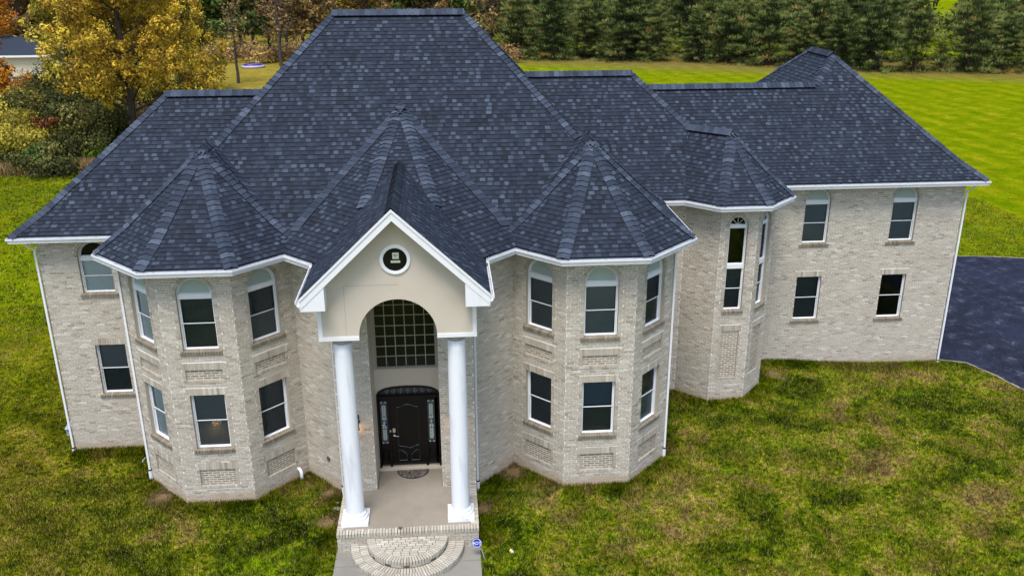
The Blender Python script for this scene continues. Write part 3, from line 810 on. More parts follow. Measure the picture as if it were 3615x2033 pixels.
# block behind the right bay, turret, right wing
TH = TAP*math.tan(PI/8)
tl = (TX-TH, TY-TAP); tr = (TX+TH, TY-TAP); tr2 = (TX+TAP, TY-TH)
tl2 = (tl[0]-(5.513-tl[1]), 5.513)
w = Wall(ro['a'], tl2); finish_wall(w)
w = Wall(tl2, tl); finish_wall(w)
def turret_face(w, uc):
    window(w, uc, 3.34, 6.51, .60, True, .10, ('screen', 'screen'), 'darkpane', tall=4.755, fan=True, sillw=.06)
    panel(w, uc, .86, 2.83, .72, .58)
w = Wall(tl, tr); turret_face(w, w.len/2-.02); finish_wall(w)
w = Wall(tr, tr2); turret_face(w, w.len/2); finish_wall(w)
w = Wall(tr2, (tr2[0], 7.099)); finish_wall(w)
w = Wall((tr2[0], 7.099), (19.134, 7.099))
for xc, sc in ((13.955, ('darkblind', 'darkblind')), (17.07, ('darkblind', 'darkblind'))):
    window(w, xc-tr2[0], 4.73, 6.70, .89, True, .13, sc, surround=False)
window(w, 13.94-tr2[0], 1.865, 3.515, .90, False, 0, ('screen', 'screen'), surround=False)
window(w, 17.04-tr2[0], 1.84, 3.507, .91, False, 0, ('black', 'black'), surround=False)
finish_wall(w)
w = Wall((19.134, 7.099), (19.134, 16.5)); finish_wall(w)
bricks.build('bricks', [M['brick'], M['brown']], house, kind='stuff')
# rear walls (unseen side): plain closed walls
mb = MB()
for a, c in (((19.134, 16.5), (11.8, 16.5)), ((11.8, 16.5), (11.8, 12.2)), ((11.8, 12.2), (-3, 12.2)), ((-3, 12.2), (-3, 10.0)), ((-3, 10.0), (-10.339, 10.0))):
    mb.face([(*a, -.3), (*c, -.3), (*c, HE-.13), (*a, HE-.13)])
mb.build('rear_wall', M['mortar'], house)

# ------------------------------------------------------------------ gutters, soffits, downspouts
def offset_line(pts, off):
    out = []; n = len(pts)
    for i in range(n):
        p = Vector(pts[i]); ns = []
        if i > 0: d = (p-Vector(pts[i-1])).normalized(); ns.append(Vector((d.y, -d.x)))
        if i < n-1: d = (Vector(pts[i+1])-p).normalized(); ns.append(Vector((d.y, -d.x)))
        mvec = ns[0] if len(ns) == 1 else (ns[0]+ns[1])/(1+ns[0].dot(ns[1]))
        out.append(p+mvec*off)
    return out
GP = [(-.10, .005), (-.10, -.125), (-.035, -.13), (-.012, -.10), (.0, -.06), (.022, -.045), (.026, 0), (.008, .002), (.008, -.03), (-.02, -.10), (-.085, -.105), (-.088, .005)]
def gutter(pts, z):
    mb = MB(); ls = [offset_line(pts, a) for a, _ in GP]; n = len(GP)
    for i in range(len(pts)-1):
        for k in range(n):
            k2 = (k+1) % n
            mb.face([(*ls[k][i], z+GP[k][1]), (*ls[k][i+1], z+GP[k][1]), (*ls[k2][i+1], z+GP[k2][1]), (*ls[k2][i], z+GP[k2][1])])
    for i in (0, len(pts)-1): mb.face([(*ls[k][i], z+GP[k][1]) for k in range(n)])
    g = mb.build('gutter', M['white'], house)
    # hangers across the trough
    for i in range(len(pts)-1):
        a, c = Vector(pts[i]), Vector(pts[i+1]); L = (c-a).length; d = (c-a).normalized(); nn = Vector((d.y, -d.x)); k = int(L/.75)
        for q in range(k):
            p_ = a+d*(L*(q+.5)/k)-nn*.04; hb = MB(); hb.box((p_.x, p_.y, z-.008), (.025, .10, .008), (Vector((*d, 0)), Vector((*nn, 0)), Vector((0, 0, 1)))); hb.build('gutter_hanger', M['meter'], g)
    return g
def soffit(outer, inner, z):
    mb = MB()
    for i in range(len(outer)-1):
        mb.face([(*outer[i], z), (*outer[i+1], z), (*inner[i+1], z), (*inner[i], z)])
        o2 = [Vector(outer[i]), Vector(outer[i+1])]
    mb.build('soffit', M['soffit'], house)
    fl = offset_line(outer, -.10); mb = MB()
    for i in range(len(outer)-1): mb.face([(*fl[i], z-.01), (*fl[i+1], z-.01), (*fl[i+1], z+.16), (*fl[i], z+.16)])
    mb.build('fascia', M['white'], house)
hb_ = bayap*math.tan(PI/8)
tb = (TAP+OV); tbh = tb*math.tan(PI/8)
gut_l1 = [(-10.862, 10.1), (-10.862, 2.703), (-LX-bayap, 2.703)]
gut_l2 = [(-LX-bayap, 2.60), (-LX-bayap, AP-hb_), (-LX-hb_, -OV), (-LX+hb_, -OV), (-3.007, .56), (-PGX-.02, eD+PGX+.02)]
gut_r2 = [(PGX+.02, eD+PGX+.02), (3.007, .56), (LX-hb_, -OV), (LX+hb_, -OV), (LX+bayap, AP-hb_), (LX+bayap, 4.99)]
x0 = TX-tbh-(4.99-(TY-tb))
gut_r3 = [(LX+bayap+.02, 4.99), (x0, 4.99), (TX-tbh, TY-tb), (TX+tbh, TY-tb), (TX+tb, TY-tbh), (TX+tb, 6.47)]
gut_r4 = [(TX+tb+.02, 6.576), (19.657, 6.576), (19.657, 16.9)]
for g_ in (gut_l1, gut_l2, gut_r2, gut_r3, gut_r4): gutter(g_, HE); soffit(g_, offset_line(g_, -OV-.01), HE-.135)
for s_ in (-1, 1):
    p_ = [(-PGX, eD+PGX), (-PGX, PGY)] if s_ < 0 else [(PGX, PGY), (PGX, eD+PGX)]
    gutter(p_, PGZ)
def downspout(x, y, nx_, ny_, ztop, zbot=.12, w_=.056, stub=True, ox=.0, oy=.0):
    mb = MB(); z0 = ztop-.45
    mb.lo_hi((x-w_/2, y-w_/2, zbot), (x+w_/2, y+w_/2, z0))
    mb.tube([(x, y, z0-.02), (x+nx_*.38+ox, y+ny_*.38+oy, ztop-.10), (x+nx_*.38+ox, y+ny_*.38+oy, ztop)], w_*.58, 6)
    d = mb.build('downspout', M['white'], house)
    if stub:
        mb = MB(); mb.lathe([(.058, 0), (.058, .03)], (x, y, zbot-.01), 12); mb.build('rubber_coupling', M['blackmetal'], d)
        mb = MB(); mb.lathe([(.052, -.3), (.052, .0)], (x, y, zbot), 12); mb.build('drain_pipe', M['white'], d)
downspout(-10.385, 3.18, -.7, -.7, HE)
downspout(-LX-AP-.03, AP-HALF-.03, -.9, -.4, HE, .36)
downspout(LX+AP+.035, AP-HALF-.03, .9, -.4, HE, .34)
downspout(-1.875, .02, -.6, 0, PGZ, .33); downspout(1.875, .02, .6, 0, PGZ, .30)
downspout(19.18, 7.05, .7, -.7, HE, .10)
# short drain elbow beside the left bay
mb = MB(); c = Vector((-3.17, .93, 0)); mb.tube([c+Vector((0, 0, -.1)), c+Vector((0, 0, .27)), c+Vector((-.03, .03, .33)), c+Vector((-.09, .09, .35))], .05, 12); mb.build('drain_pipe', M['white'], house, True)
# gas meter at the left corner
gm = MB(); gm.box((-10.47, 3.45, .62), (.20, .26, .30)); gmo = gm.build('gas_meter', M['meter'], house)
mb = MB(); mb.tube([(-10.47, 3.36, -.05), (-10.47, 3.36, .5)], .02, 8); mb.tube([(-10.47, 3.52, .76), (-10.47, 3.52, .98), (-10.36, 3.52, .98)], .02, 8); mb.lathe([(.07, 0), (.09, .03), (.07, .06)], (-10.5, 3.30, .70), 12); mb.build('meter_pipe', M['meter'], gmo)
mb = MB(); mb.tube([(-LX-AP-.10, AP-HALF-.05, .78), (-LX-AP-.13, AP-HALF-.14, .75)], .02, 8); mb.tube([(-LX-AP-.13, AP-HALF-.14, .75), (-LX-AP-.15, AP-HALF-.16, .69)], .025, 8); mb.build('hose_tap', M['nickel'], house)

# ------------------------------------------------------------------ portico
PF = -2.20; PZB = 5.69; ZC = 5.775; AR = .915
slope = (PRZ-PGZ)/PGX
mb = MB()          # stucco front with arch and gable: front, back, intrados
def frieze_loop(): 
    return [(-1.84, PZB), (-AR, PZB)]+[(q[0], q[1]) for q in arc(0, ZC, AR, 30, PI, 0)]+[(AR, PZB), (1.84, PZB), (1.84, 6.93), (0, 8.66), (-1.84, 6.93)]
fl_ = frieze_loop(); n = len(fl_)
tris = tessellate_polygon([[Vector((x, z, 0)) for x, z in fl_]])
for y_ in (PF, PF+.5): mb.poly([(x, y_, z) for x, z in fl_], [tuple(t) for t in tris])
for i in range(n-3):
    a, c = fl_[i], fl_[(i+1) % n]; mb.face([(a[0], PF, a[1]), (c[0], PF, c[1]), (c[0], PF+.5, c[1]), (a[0], PF+.5, a[1])])
for s_ in (-1, 1):     # side beams to the house
    mb.lo_hi((s_*1.84 if s_ < 0 else 1.42, PF+.5, PZB), (-1.42 if s_ < 0 else 1.84, xb+.02, 6.85))
mb.lo_hi((-1.42, PF+.5, 6.72), (1.42, xb+.02, 6.76))
por = mb.build('portico', M['stucco'], house)
wf = Wall((-3, PF), (3, PF))
for a, c in ((-1.86, -AR+.0), (AR, 1.86)): mb = MB(); mb.lo_hi((a, PF-.02, PZB-.003), (c, PF+.52, PZB+.095)); mb.build('frieze_band', M['white'], por)
for s_ in (-1, 1):
    mb = MB(); mb.lo_hi((min(s_*1.762, s_*1.857), PF-.016, PZB+.097), (max(s_*1.762, s_*1.857), PF+.1, 6.66)); mb.build('corner_board', M['white'], por)
mb = MB()              # control joints
mb.lo_hi((-1.2, PF-.0025, 7.045), (.05, PF+.002, 7.055)); mb.lo_hi((-1.21, PF-.0025, 5.80), (-1.20, PF+.002, 7.05))
mb.build('control_joint', M['taupeframe'], por)
# barge boards, soffit, cornice returns
def rake(x, dz=0): return PRZ-slope*abs(x)+dz
mb = MB(); YB = PGY+.01
for s_ in (-1, 1):
    xe = s_*2.17
    q = [(0, rake(0, -.0)), (xe, rake(2.17, -.0)), (xe, rake(2.17, -.27)), (0, rake(0, -.27))]
    v = [(x, YB, z) for x, z in q]+[(x, YB+.04, z) for x, z in q]
    mb.poly(v, [(0, 1, 2, 3), (7, 6, 5, 4), (3, 2, 6, 7), (0, 4, 5, 1)])
    q = [(0, rake(0, .0)), (xe, rake(2.17, .0)), (xe, rake(2.17, -.07)), (0, rake(0, -.07))]
    v = [(x, YB-.02, z) for x, z in q]+[(x, YB+.0, z) for x, z in q]; mb.poly(v, [(0, 1, 2, 3), (3, 2, 6, 7), (0, 4, 5, 1)])
mb.build('barge_board', M['white'], por)
mb = MB()
for s_ in (-1, 1):
    xe = s_*2.17
    mb.face([(0, YB+.03, rake(0, -.255)), (xe, YB+.03, rake(2.17, -.255)), (xe, PF+.02, rake(2.17, -.255)), (0, PF+.02, rake(0, -.255))])
mb.build('soffit', M['soffit'], por)
for s_ in (-1, 1):
    mb = MB(); x1_, x2_ = 1.60, 2.165; zb = 6.60
    q = [(x1_, zb), (x2_, zb), (x2_, rake(x2_, -.20)), (x1_, rake(x1_, -.20))]
    v = [(s_*x, YB+.012, z) for x, z in q]+[(s_*x, PF+.3, z) for x, z in q]
    mb.poly(v, [(0, 1, 2, 3), (0, 3, 7, 4), (1, 5, 6, 2), (0, 4, 5, 1)])
    # side soffit box back to the house
    mb.lo_hi((min(s_*1.86, s_*2.16), PF+.3, zb+.04), (max(s_*1.86, s_*2.16), -.35, zb+.20))
    mb.build('cornice_return', M['white'], por)
# round window
wr = wf
mb = MB(); c0 = (3.012, 7.665)
def circ(r, n=40): return [(c0[0]+r*math.cos(2*PI*i/n), c0[1]+r*math.sin(2*PI*i/n)) for i in range(n)]
ring(mb, wf, circ(.352), circ(.315), .035, -.02); ring(mb, wf, circ(.318), circ(.275), .02, -.05)
rw = mb.build('round_window', M['vinyl'], por)
mb = MB(); mb.face([wf.P(u, z, .008) for u, z in circ(.28)]); mb.build('pane', M['darkpane'], rw)
def flatquad(w, u0, u1, z0, z1, d, mat, name, par):
    mb = MB(); bar(mb, w, u0, u1, z0, z1, d, d-.003); return mb.build(name, mat, par)
st = flatquad(wf, 2.955, 3.105, 7.68, 7.83, .014, M['sticker'], 'sticker', por)
mb = MB()
for q in ([(2.972, 7.782), (3.025, 7.782), (3.005, 7.755)], [(2.998, 7.752), (3.035, 7.72), (3.028, 7.765)], [(3.035, 7.782), (3.047, 7.782), (3.053, 7.755), (3.048, 7.755)], [(3.05, 7.755), (3.056, 7.755), (3.066, 7.782), (3.06, 7.782)], [(3.06, 7.782), (3.066, 7.782), (3.072, 7.757), (3.067, 7.757)], [(3.067, 7.757), (3.072, 7.757), (3.083, 7.784), (3.076, 7.784)]):
    mb.face([wf.P(u, z, .0155) for u, z in q])
mb.build('sticker_mark', M['stickerink'], st)
flatquad(wf, 2.915, 3.13, 7.585, 7.64, .014, M['sticker'], 'sticker', por)
# columns
for s_ in (-1, 1):
    cx, cy = s_*1.363, -1.83; z0 = .482
    prof = [(.235, 0)]+[(.238-.022*max(0, (i/12-.25))/.75, .28+i/12*4.83) for i in range(13)]
    mb = MB(); mb.lathe([(.236, .24), (.236, .30)]+[(.236-.020*(max(0, i/14-.2)/.8)**1.3, .30+i/14*4.78) for i in range(1, 15)], (cx, cy, z0), 40)
    co = mb.build('column', M['column'], house, True)
    mb = MB(); mb.lo_hi((cx-.342, cy-.342, z0), (cx+.342, cy+.342, z0+.10)); mb.build('plinth', M['column'], co)
    mb = MB(); mb.lathe([(.31, .10), (.325, .125), (.328, .15), (.31, .185), (.275, .195), (.272, .21), (.285, .225), (.28, .24), (.255, .25), (.245, .265), (.236, .28)], (cx, cy, z0), 40); mb.build('base_moulding', M['column'], co, True)
    mb = MB(); mb.lathe([(.216, 5.02), (.235, 5.035), (.235, 5.06), (.218, 5.075), (.218, 5.14), (.25, 5.17), (.262, 5.209)], (cx, cy, z0), 40); mb.build('capital', M['taupeframe'], co, True)

# ------------------------------------------------------------------ entrance niche, window, door
NB = .55
mb = MB()
wn_ = Wall((-NW, NB), (NW, NB)); u = lambda x: x+NW
def seg_arch(x0, x1, zs, zt, n=20):
    """basket arch points from right to left"""
    return [((x0+x1)/2+(x1-x0)/2*math.copysign(abs(math.cos(PI*i/n))**.75, math.cos(PI*i/n)), zs+(zt-zs)*abs(math.sin(PI*i/n))**.85) for i in range(n+1)]
DW = .87
door_loop = [(-DW, .50), (DW, .50)]+seg_arch(-DW, DW, 2.80, 3.10)
big = [(-.855, 3.62), (.855, 3.62), (.855, 6.3), (-.855, 6.3)]
outer = [(-NW, .45), (NW, .45), (NW, 6.72), (-NW, 6.72)]
loops = [outer, door_loop, big]
tris = tessellate_polygon([[Vector((x, z, 0)) for x, z in lp] for lp in loops])
mb.poly([(x, NB, z) for lp in loops for x, z in lp], [tuple(t) for t in tris])
for s_ in (-1, 1):
    mb.face([(s_*NW, xb-.012, .45), (s_*NW, NB, .45), (s_*NW, NB, 6.75), (s_*NW, xb-.012, 6.75)])
    mb.lo_hi((min(s_*NW, s_*(NW+.012)), xb-.014, .45), (max(s_*NW, s_*(NW+.012)), xb+.05, 6.75))
for i in range(len(door_loop)):
    a, c = door_loop[i], door_loop[(i+1) % len(door_loop)]; mb.face([(a[0], NB, a[1]), (c[0], NB, c[1]), (c[0], NB+.2, c[1]), (a[0], NB+.2, a[1])])
mb.build('entrance_niche', M['stucco'], house)
mb = MB(); mb.lo_hi((-NW+.002, NB-.10, .482), (NW-.002, NB+.12, .535)); mb.build('door_step', M['stucco'], house)
# big gridded window
mb = MB(); ring(mb, wn_, [(u(x), z) for x, z in big], [(u(x*.955), z+(.04 if z < 5 else -.04)) for x, z in big], .03, -.08)
ring(mb, wn_, [(u(x*.955), z+(.04 if z < 5 else -.04)) for x, z in big], [(u(x*.925), z+(.065 if z < 5 else -.065)) for x, z in big], .005, -.08)
gw = mb.build('window', M['taupeframe'], house); gw['label'] = 'tall gridded window above the front door'
mb = MB(); mb.face([(x, NB+.05, z) for x, z in big]); mb.build('pane', M['darkpane'], gw)
x_0, x_1, z_0, z_1 = -.80, .80, 3.685, 6.24
for i in range(1, 6): x_ = x_0+(x_1-x_0)*i/6; mb = MB(); mb.lo_hi((x_-.011, NB+.025, z_0), (x_+.011, NB+.048, z_1)); mb.build('muntin', M['muntin'], gw)
for i in range(1, 9): z_ = z_0+.298*i; mb = MB(); mb.lo_hi((x_0, NB+.027, z_-.011), (x_1, NB+.0475, z_+.011)); mb.build('muntin', M['muntin'], gw)
# door unit
wd_ = Wall((-NW, NB+.0), (NW, NB+.0))
def inset_loop(k): return [(-DW+k, .53), (DW-k, .53)]+seg_arch(-DW+k, DW-k, 2.80-k*.3, 3.10-k)
mb = MB(); ring(mb, wd_, [(u(x), z) for x, z in door_loop], [(u(x), z) for x, z in inset_loop(.055)], .02, -.16)
bar(mb, wd_, u(-.82), u(.82), 2.70, 2.775, -.01, -.15)
for x_ in (-.545, .475): bar(mb, wd_, u(x_-.035), u(x_+.035), .55, 2.71, -.005, -.15)
fd = mb.build('door_frame', M['black'], house)
mb = MB(); bar(mb, wd_, u(-.80), u(.80), .535, .585, -.02, -.16); mb.build('threshold', M['nickel'], fd)
mb = MB(); mb.face([wd_.P(u(x), z, -.12) for x, z in [(-.80, 2.775), (.80, 2.775)]+seg_arch(-.80, .80, 2.785, 3.04)]); mb.build('transom_pane', M['transomglass'], fd)
mb = MB()
for i in range(1, 8):
    x_ = -.8+.2*i; mb = MB(); mb.tube([wd_.P(u(x_), 2.78, -.115), wd_.P(u(x_*.9), 2.98, -.115)], .005, 4); mb.build('leaded_came', M['muntin'], fd)
for s_ in range(-3, 4):
    mb = MB(); mb.tube([wd_.P(u(s_*.2+.05*math.cos(a)), 2.88+.04*math.sin(a), -.115) for a in [i*PI/6 for i in range(13)]], .005, 4, cap=False); mb.build('leaded_came', M['muntin'], fd)
mb = MB(); bar(mb, wd_, u(-.51), u(.44), .575, 2.70, -.06, -.11)
do = mb.build('front_door', M['black'], house); do['label'] = 'black panelled front door'
def tube_path(pts, r, name, mat, par, d):
    mb = MB(); mb.tube([wd_.P(u(x), z, d) for x, z in pts], r, 6); return mb.build(name, mat, par)
cx_ = -.035
top_c = [(cx_+t*.29, 2.45+.06*math.cos(t*PI)*.7) for t in [i/8-1 for i in range(17)]]
def mould(pts, name='door_moulding'): tube_path(pts+[pts[0]], .016, name, M['gloss'], do, -.056)
mould([(cx_-.29, 1.20), (cx_-.29, 2.41)]+top_c+[(cx_+.29, 2.41), (cx_+.29, 1.20)]+[(cx_+t*.29, 1.20-.085*(1-abs(t))**1.2-.01*math.sin(t*6)) for t in [1-i/8 for i in range(17)]])
mould([(cx_-.29, .72), (cx_-.29, 1.06), (cx_-.18, 1.03), (cx_-.08, .93), (cx_-.06, .90), (cx_-.06, .72)])
mould([(cx_+.29, .72), (cx_+.29, 1.06), (cx_+.18, 1.03), (cx_+.08, .93), (cx_+.06, .90), (cx_+.06, .72)])
mb = MB(); mb.box(wd_.P(u(-.43), 1.70, -.04), (.075, .03, .13)); mb.build('keypad_lock', M['nickel'], do)
mb = MB(); mb.box(wd_.P(u(-.53), 1.70, .0), (.035, .02, .07)); mb.build('doorbell', M['nickel'], do)
mb = MB(); mb.tube([wd_.P(u(-.43), 1.545, -.06), wd_.P(u(-.43), 1.545, -.02)], .034, 12); mb.tube([wd_.P(u(-.43), 1.53, -.015), wd_.P(u(-.33), 1.52, -.012), wd_.P(u(-.29), 1.53, -.01)], .012, 8); mb.build('door_handle', M['nickel'], do)
for s_, xa, xc in ((-1, -.80, -.58), (1, .51, .73)):
    xm = (xa+xc)/2
    mb = MB(); bar(mb, wd_, u(xa), u(xc), .575, 2.70, -.07, -.11)
    sd_ = mb.build('sidelight', M['black'], house)
    mb = MB(); bar(mb, wd_, u(xm-.095), u(xm+.095), 1.27, 2.60, -.062, -.07); mb.build('pane', M['sideglass'], sd_)
    # bevelled pieces
    def piece(pts, name='bevelled_pane'):
        m2 = MB(); m2.face([wd_.P(u(xm+a), z, -.057) for a, z in pts]); m2.build(name, M['bevelglass'], sd_)
    for sx in (-1, 1):
        piece([(sx*.004, 2.14), (sx*.05, 2.14), (sx*.055, 2.42), (sx*.045, 2.47), (sx*.02, 2.49), (sx*.004, 2.48)])
        piece([(sx*.004, 1.39), (sx*.02, 1.38), (sx*.045, 1.40), (sx*.055, 1.45), (sx*.05, 1.73), (sx*.004, 1.73)])
        piece([(sx*.004, 2.00), (sx*.03, 2.01), (sx*.062, 2.06), (sx*.06, 2.10), (sx*.035, 2.135), (sx*.004, 2.10)])
        piece([(sx*.004, 1.87), (sx*.03, 1.86), (sx*.062, 1.81), (sx*.06, 1.77), (sx*.035, 1.735), (sx*.004, 1.77)])
        for zz in (1.29, 2.56): piece([(sx*.035, zz-.01), (sx*.08, zz-.01), (sx*.08, zz+.03), (sx*.035, zz+.03)])
    piece([(0, 1.88), (.045, 1.935), (0, 1.99), (-.045, 1.935)])
    mb = MB()
    for a, z in (((xm-.05), .66), ((xm+.05), .66)): pass
    mb.tube([wd_.P(u(xm-.07), .72, -.065), wd_.P(u(xm+.07), .72, -.065), wd_.P(u(xm+.07), 1.05, -.065), wd_.P(u(xm-.07), 1.05, -.065), wd_.P(u(xm-.07), .72, -.065)], .014, 6); mb.build('door_moulding', M['black'], sd_)
    if s_ < 0:
        s3 = flatquad(wd_, u(xm-.06), u(xm+.03), 1.855, 1.885, -.05, M['signwhite'], 'sticker', sd_)
        mb = MB(); mb.face([wd_.P(u(xm+.045+.028*math.cos(i*PI/4+.39)), 1.875+.05*math.sin(i*PI/4+.39), -.048) for i in range(8)]); mb.build('sticker_badge', M['signblue'], sd_)
# wall lanterns either side
for s_ in (-1, 1):
    x_ = s_*1.31; y_ = xb-.008
    mb = MB(); mb.box((x_, y_-.012, 2.72), (.11, .024, .20)); mb.tube([(x_, y_-.02, 2.78), (x_, y_-.10, 2.84), (x_, y_-.17, 2.80)], .013, 8); mb.lathe([(.02, .12), (.035, .10), (.10, .045), (.105, .03), (.02, .03)], (x_, y_-.17, 2.66), 10); mb.lathe([(.06, 0), (.075, .012), (.075, .03), (.05, .03)], (x_, y_-.17, 2.44), 10)
    for a in range(4): mb.tube([(x_+.065*math.cos(a*PI/2+.78), y_-.17+.065*math.sin(a*PI/2+.78), 2.46), (x_+.085*math.cos(a*PI/2+.78), y_-.17+.085*math.sin(a*PI/2+.78), 2.70)], .007, 5)
    la = mb.build('wall_lantern', M['blackmetal'], house)
    mb = MB(); mb.lathe([(.018, 0), (.032, .05), (.02, .10)], (x_, y_-.17, 2.50), 10); mb.build('bulb', M['bulb'], la)
    li = bpy.data.lights.new('lantern_light', 'POINT'); li.energy = .9; li.color = (1, .5, .2); li.shadow_soft_size = .05
    lo_ = bpy.data.objects.new('lantern_light', li); col.objects.link(lo_); lo_.location = (x_, y_-.17, 2.42); lo_.parent = la

# ------------------------------------------------------------------ porch, steps, path
PZ, PY, PX = .482, -2.478, 1.81
mb = MB(); mb.lo_hi((-PX+.16, PY+.17, .2), (PX-.16, xb+.05, PZ-.002)); mb.lo_hi((-NW+.014, xb+.05, .2), (NW-.014, NB+.05, PZ-.002))
slab = mb.build('porch_floor', M['concrete'], house)
mb = MB(); mb.lo_hi((-PX+.03, PY+.03, -.5), (PX-.03, xb+.1, PZ-.03)); porch = mb.build('porch', M['stepmortar'], house)
def step_brick(verts, faces, par): m2 = MB(); m2.poly(verts, faces, btone(rnd)); m2.build('brick', M['stepbrick'], par)
BOXF = [(0, 2, 3, 1), (4, 5, 7, 6), (0, 1, 5, 4), (2, 6, 7, 3), (0, 4, 6, 2), (1, 3, 7, 5)]
def bx(lo_, hi_): return [(x, y, z) for z in (lo_[2], hi_[2]) for y in (lo_[1], hi_[1]) for x in (lo_[0], hi_[0])]
def jit(v, a=.004):
    d = (rnd.uniform(-a, a)*.5, rnd.uniform(-a, a), rnd.uniform(-a, a)); return [(p[0]+d[0], p[1]+d[1], p[2]+d[2]) for p in v]
n = 47; s_ = 2*PX/n
for i in range(n): x_ = -PX+i*s_; step_brick(jit(bx((x_+.008, PY, PZ-.10), (x_+s_-.008, PY+.2, PZ))), BOXF, porch)
for sd2 in (-1, 1):
    n = 23; s_ = (xb-PY-.2)/n
    for i in range(n):
        y_ = PY+.2+i*s_; a, c = sorted((sd2*PX, sd2*(PX-.2))); step_brick(jit(bx((a, y_+.005, PZ-.10), (c, y_+s_-.005, PZ))), BOXF, porch)
# stretcher courses below the porch edge: part of the stuff of bricks, own mesh
pb = MB()
def run_box(x0_, x1_, y0_, y1_, z0_, z1_): pb.poly(jit(bx((x0_, y0_, z0_), (x1_, y1_, z1_)), .003), BOXF, btone(rnd))
for k in range(8):
    z1_ = PZ-.108-k*BH; x_ = -PX+.015-(k % 2)*BL/2
    while x_ < PX-.015:
        a, c = max(x_+.005, -PX+.015), min(x_+BL-.005, PX-.015)
        if c-a > .03: run_box(a, c, PY+.02, PY+.12, z1_-BH+.01, z1_)
        x_ += BL
    for sd2 in (-1, 1):
        y_ = PY+.02-(k % 2)*BL/2+.1
        while y_ < xb+.6:
            a, c = max(y_+.005, PY+.02), min(y_+BL-.005, xb+.6)
            if c-a > .03: l_, h_ = sorted((sd2*(PX-.015), sd2*(PX-.11))); run_box(l_, h_, a, c, z1_-BH+.01, z1_)
            y_ += BL
SC = Vector((-.02, -2.46, 0))
def ring_brick(r0, r1, a0, a1, z0_, z1_, par, ey=1.0):
    v = [(SC.x+r*math.cos(a), SC.y+ey*r*math.sin(a), z) for z in (z0_, z1_) for r in (r0, r1) for a in (a0, a1)]
    step_brick(jit(v, .003), BOXF, par)
def solid_half(r, z0_, z1_, mat, name):
    m2 = MB(); k = 40; pts = [(SC.x+r*math.cos(PI+PI*i/k), SC.y+r*math.sin(PI+PI*i/k)) for i in range(k+1)]
    m2.poly([(x, y, z0_) for x, y in pts]+[(x, y, z1_) for x, y in pts], [tuple(range(k+1, 2*k+2))]+[(i, i+1, i+k+2, i+k+1) for i in range(k)]); return m2.build(name, mat, house)
SZ1, SZ2, SZ0 = .305, .125, -.06
up_step = solid_half(1.0, -.1, SZ1-.02, M['stepmortar'], 'front_step')
lo_step = solid_half(1.41, -.15, SZ2-.02, M['stepmortar'], 'front_step')
n = 42
for i in range(n): a0 = PI+PI*i/n; ring_brick(.815, 1.02, a0+.010, a0+PI/n-.010, SZ1-.10, SZ1, up_step)
for i in range(13): a0 = PI+PI*i/13; ring_brick(.9, 1.005, a0+.006, a0+PI/13-.006, SZ2+.005, SZ1-.108, up_step)
n = 58
for i in range(n): a0 = PI+PI*i/n; ring_brick(1.225, 1.43, a0+.007, a0+PI/n-.007, SZ2-.10, SZ2, lo_step)
n = 48
for i in range(n): a0 = PI+PI*i/n; ring_brick(1.015, 1.215, a0+.008, a0+PI/n-.008, SZ2-.10, SZ2-.002, lo_step)
for i in range(18): a0 = PI+PI*i/18; 
for i in range(18):
    a0 = PI+PI*i/18; v = [(SC.x+r*math.cos(a), SC.y+r*math.sin(a), z) for z in (SZ0-.06, SZ2-.108) for r in (1.3, 1.415) for a in (a0+.005, a0+PI/18-.005)]
    pb.poly(v, BOXF, btone(rnd))
# field of flat bricks inside the upper ring
row = 0; y_ = SC.y-.01
while y_ > SC.y-.80:
    r_ = .808; yb_ = y_-.078; hw0 = math.sqrt(max(0, r_**2-(y_-SC.y)**2)); hw1 = math.sqrt(max(0, r_**2-(yb_-SC.y)**2))
    x_ = -hw0-(row % 2)*.1
    while x_ < hw0:
        a, c = x_+.009, x_+BL-.009
        t0_, t1_ = max(a, -hw0), min(c, hw0); b0_, b1_ = max(a, -hw1), min(c, hw1)
        if t1_-t0_ > .03:
            if b1_ <= b0_: b0_ = b1_ = max(-hw1, min(hw1, (t0_+t1_)/2))
            v = [(SC.x+q, yy, z) for z in (SZ1-.07, SZ1-.003) for yy, qs in ((yb_, (b0_, b1_)), (y_, (t0_, t1_))) for q in qs]
            pb.poly(jit(v, .003), BOXF, btone(rnd))
        x_ += BL
    y_ -= .093; row += 1
pb.build('porch_bricks', M['stepbrick'], house, kind='stuff')
mb = MB(); yj = [-2.44, -3.05, -4.55, -6.05, -7.6]
path = None
mb.lo_hi((-1.82, -7.6, -.2), (1.81, -2.40, SZ0-.012)); path = mb.build('path', M['walk']); path['kind'] = 'structure'
for a, c in zip(yj, yj[1:]):
    for x0_, x1_ in ((-1.83, 1.82),):
        m2 = MB(); m2.lo_hi((x0_, c+.006, -.2), (x1_, a-.006, SZ0)); m2.build('path_slab', M['walk'], path)
# door mat (half round)
mb = MB(); k = 24; mc = (.06, NB-.115, PZ); pts = [(mc[0]+.44*math.cos(PI+PI*i/k), mc[1]+.44*1.02*math.sin(PI+PI*i/k)) for i in range(k+1)]
mb.poly([(x, y, PZ) for x, y in pts]+[(x, y, PZ+.014) for x, y in pts], [tuple(range(k+1, 2*k+2))]+[(i, (i+1) % (k+1), (i+1) % (k+1)+k+1, i+k+1) for i in range(k+1)])
dm = mb.build('doormat', M['mat']); tag(dm, 'half-round patterned doormat in front of the black door', 'doormat')
mb = MB(); mb.tube([(x, y, PZ+.010) for x, y in pts], .012, 6); mb.build('mat_border', M['blackmetal'], dm)
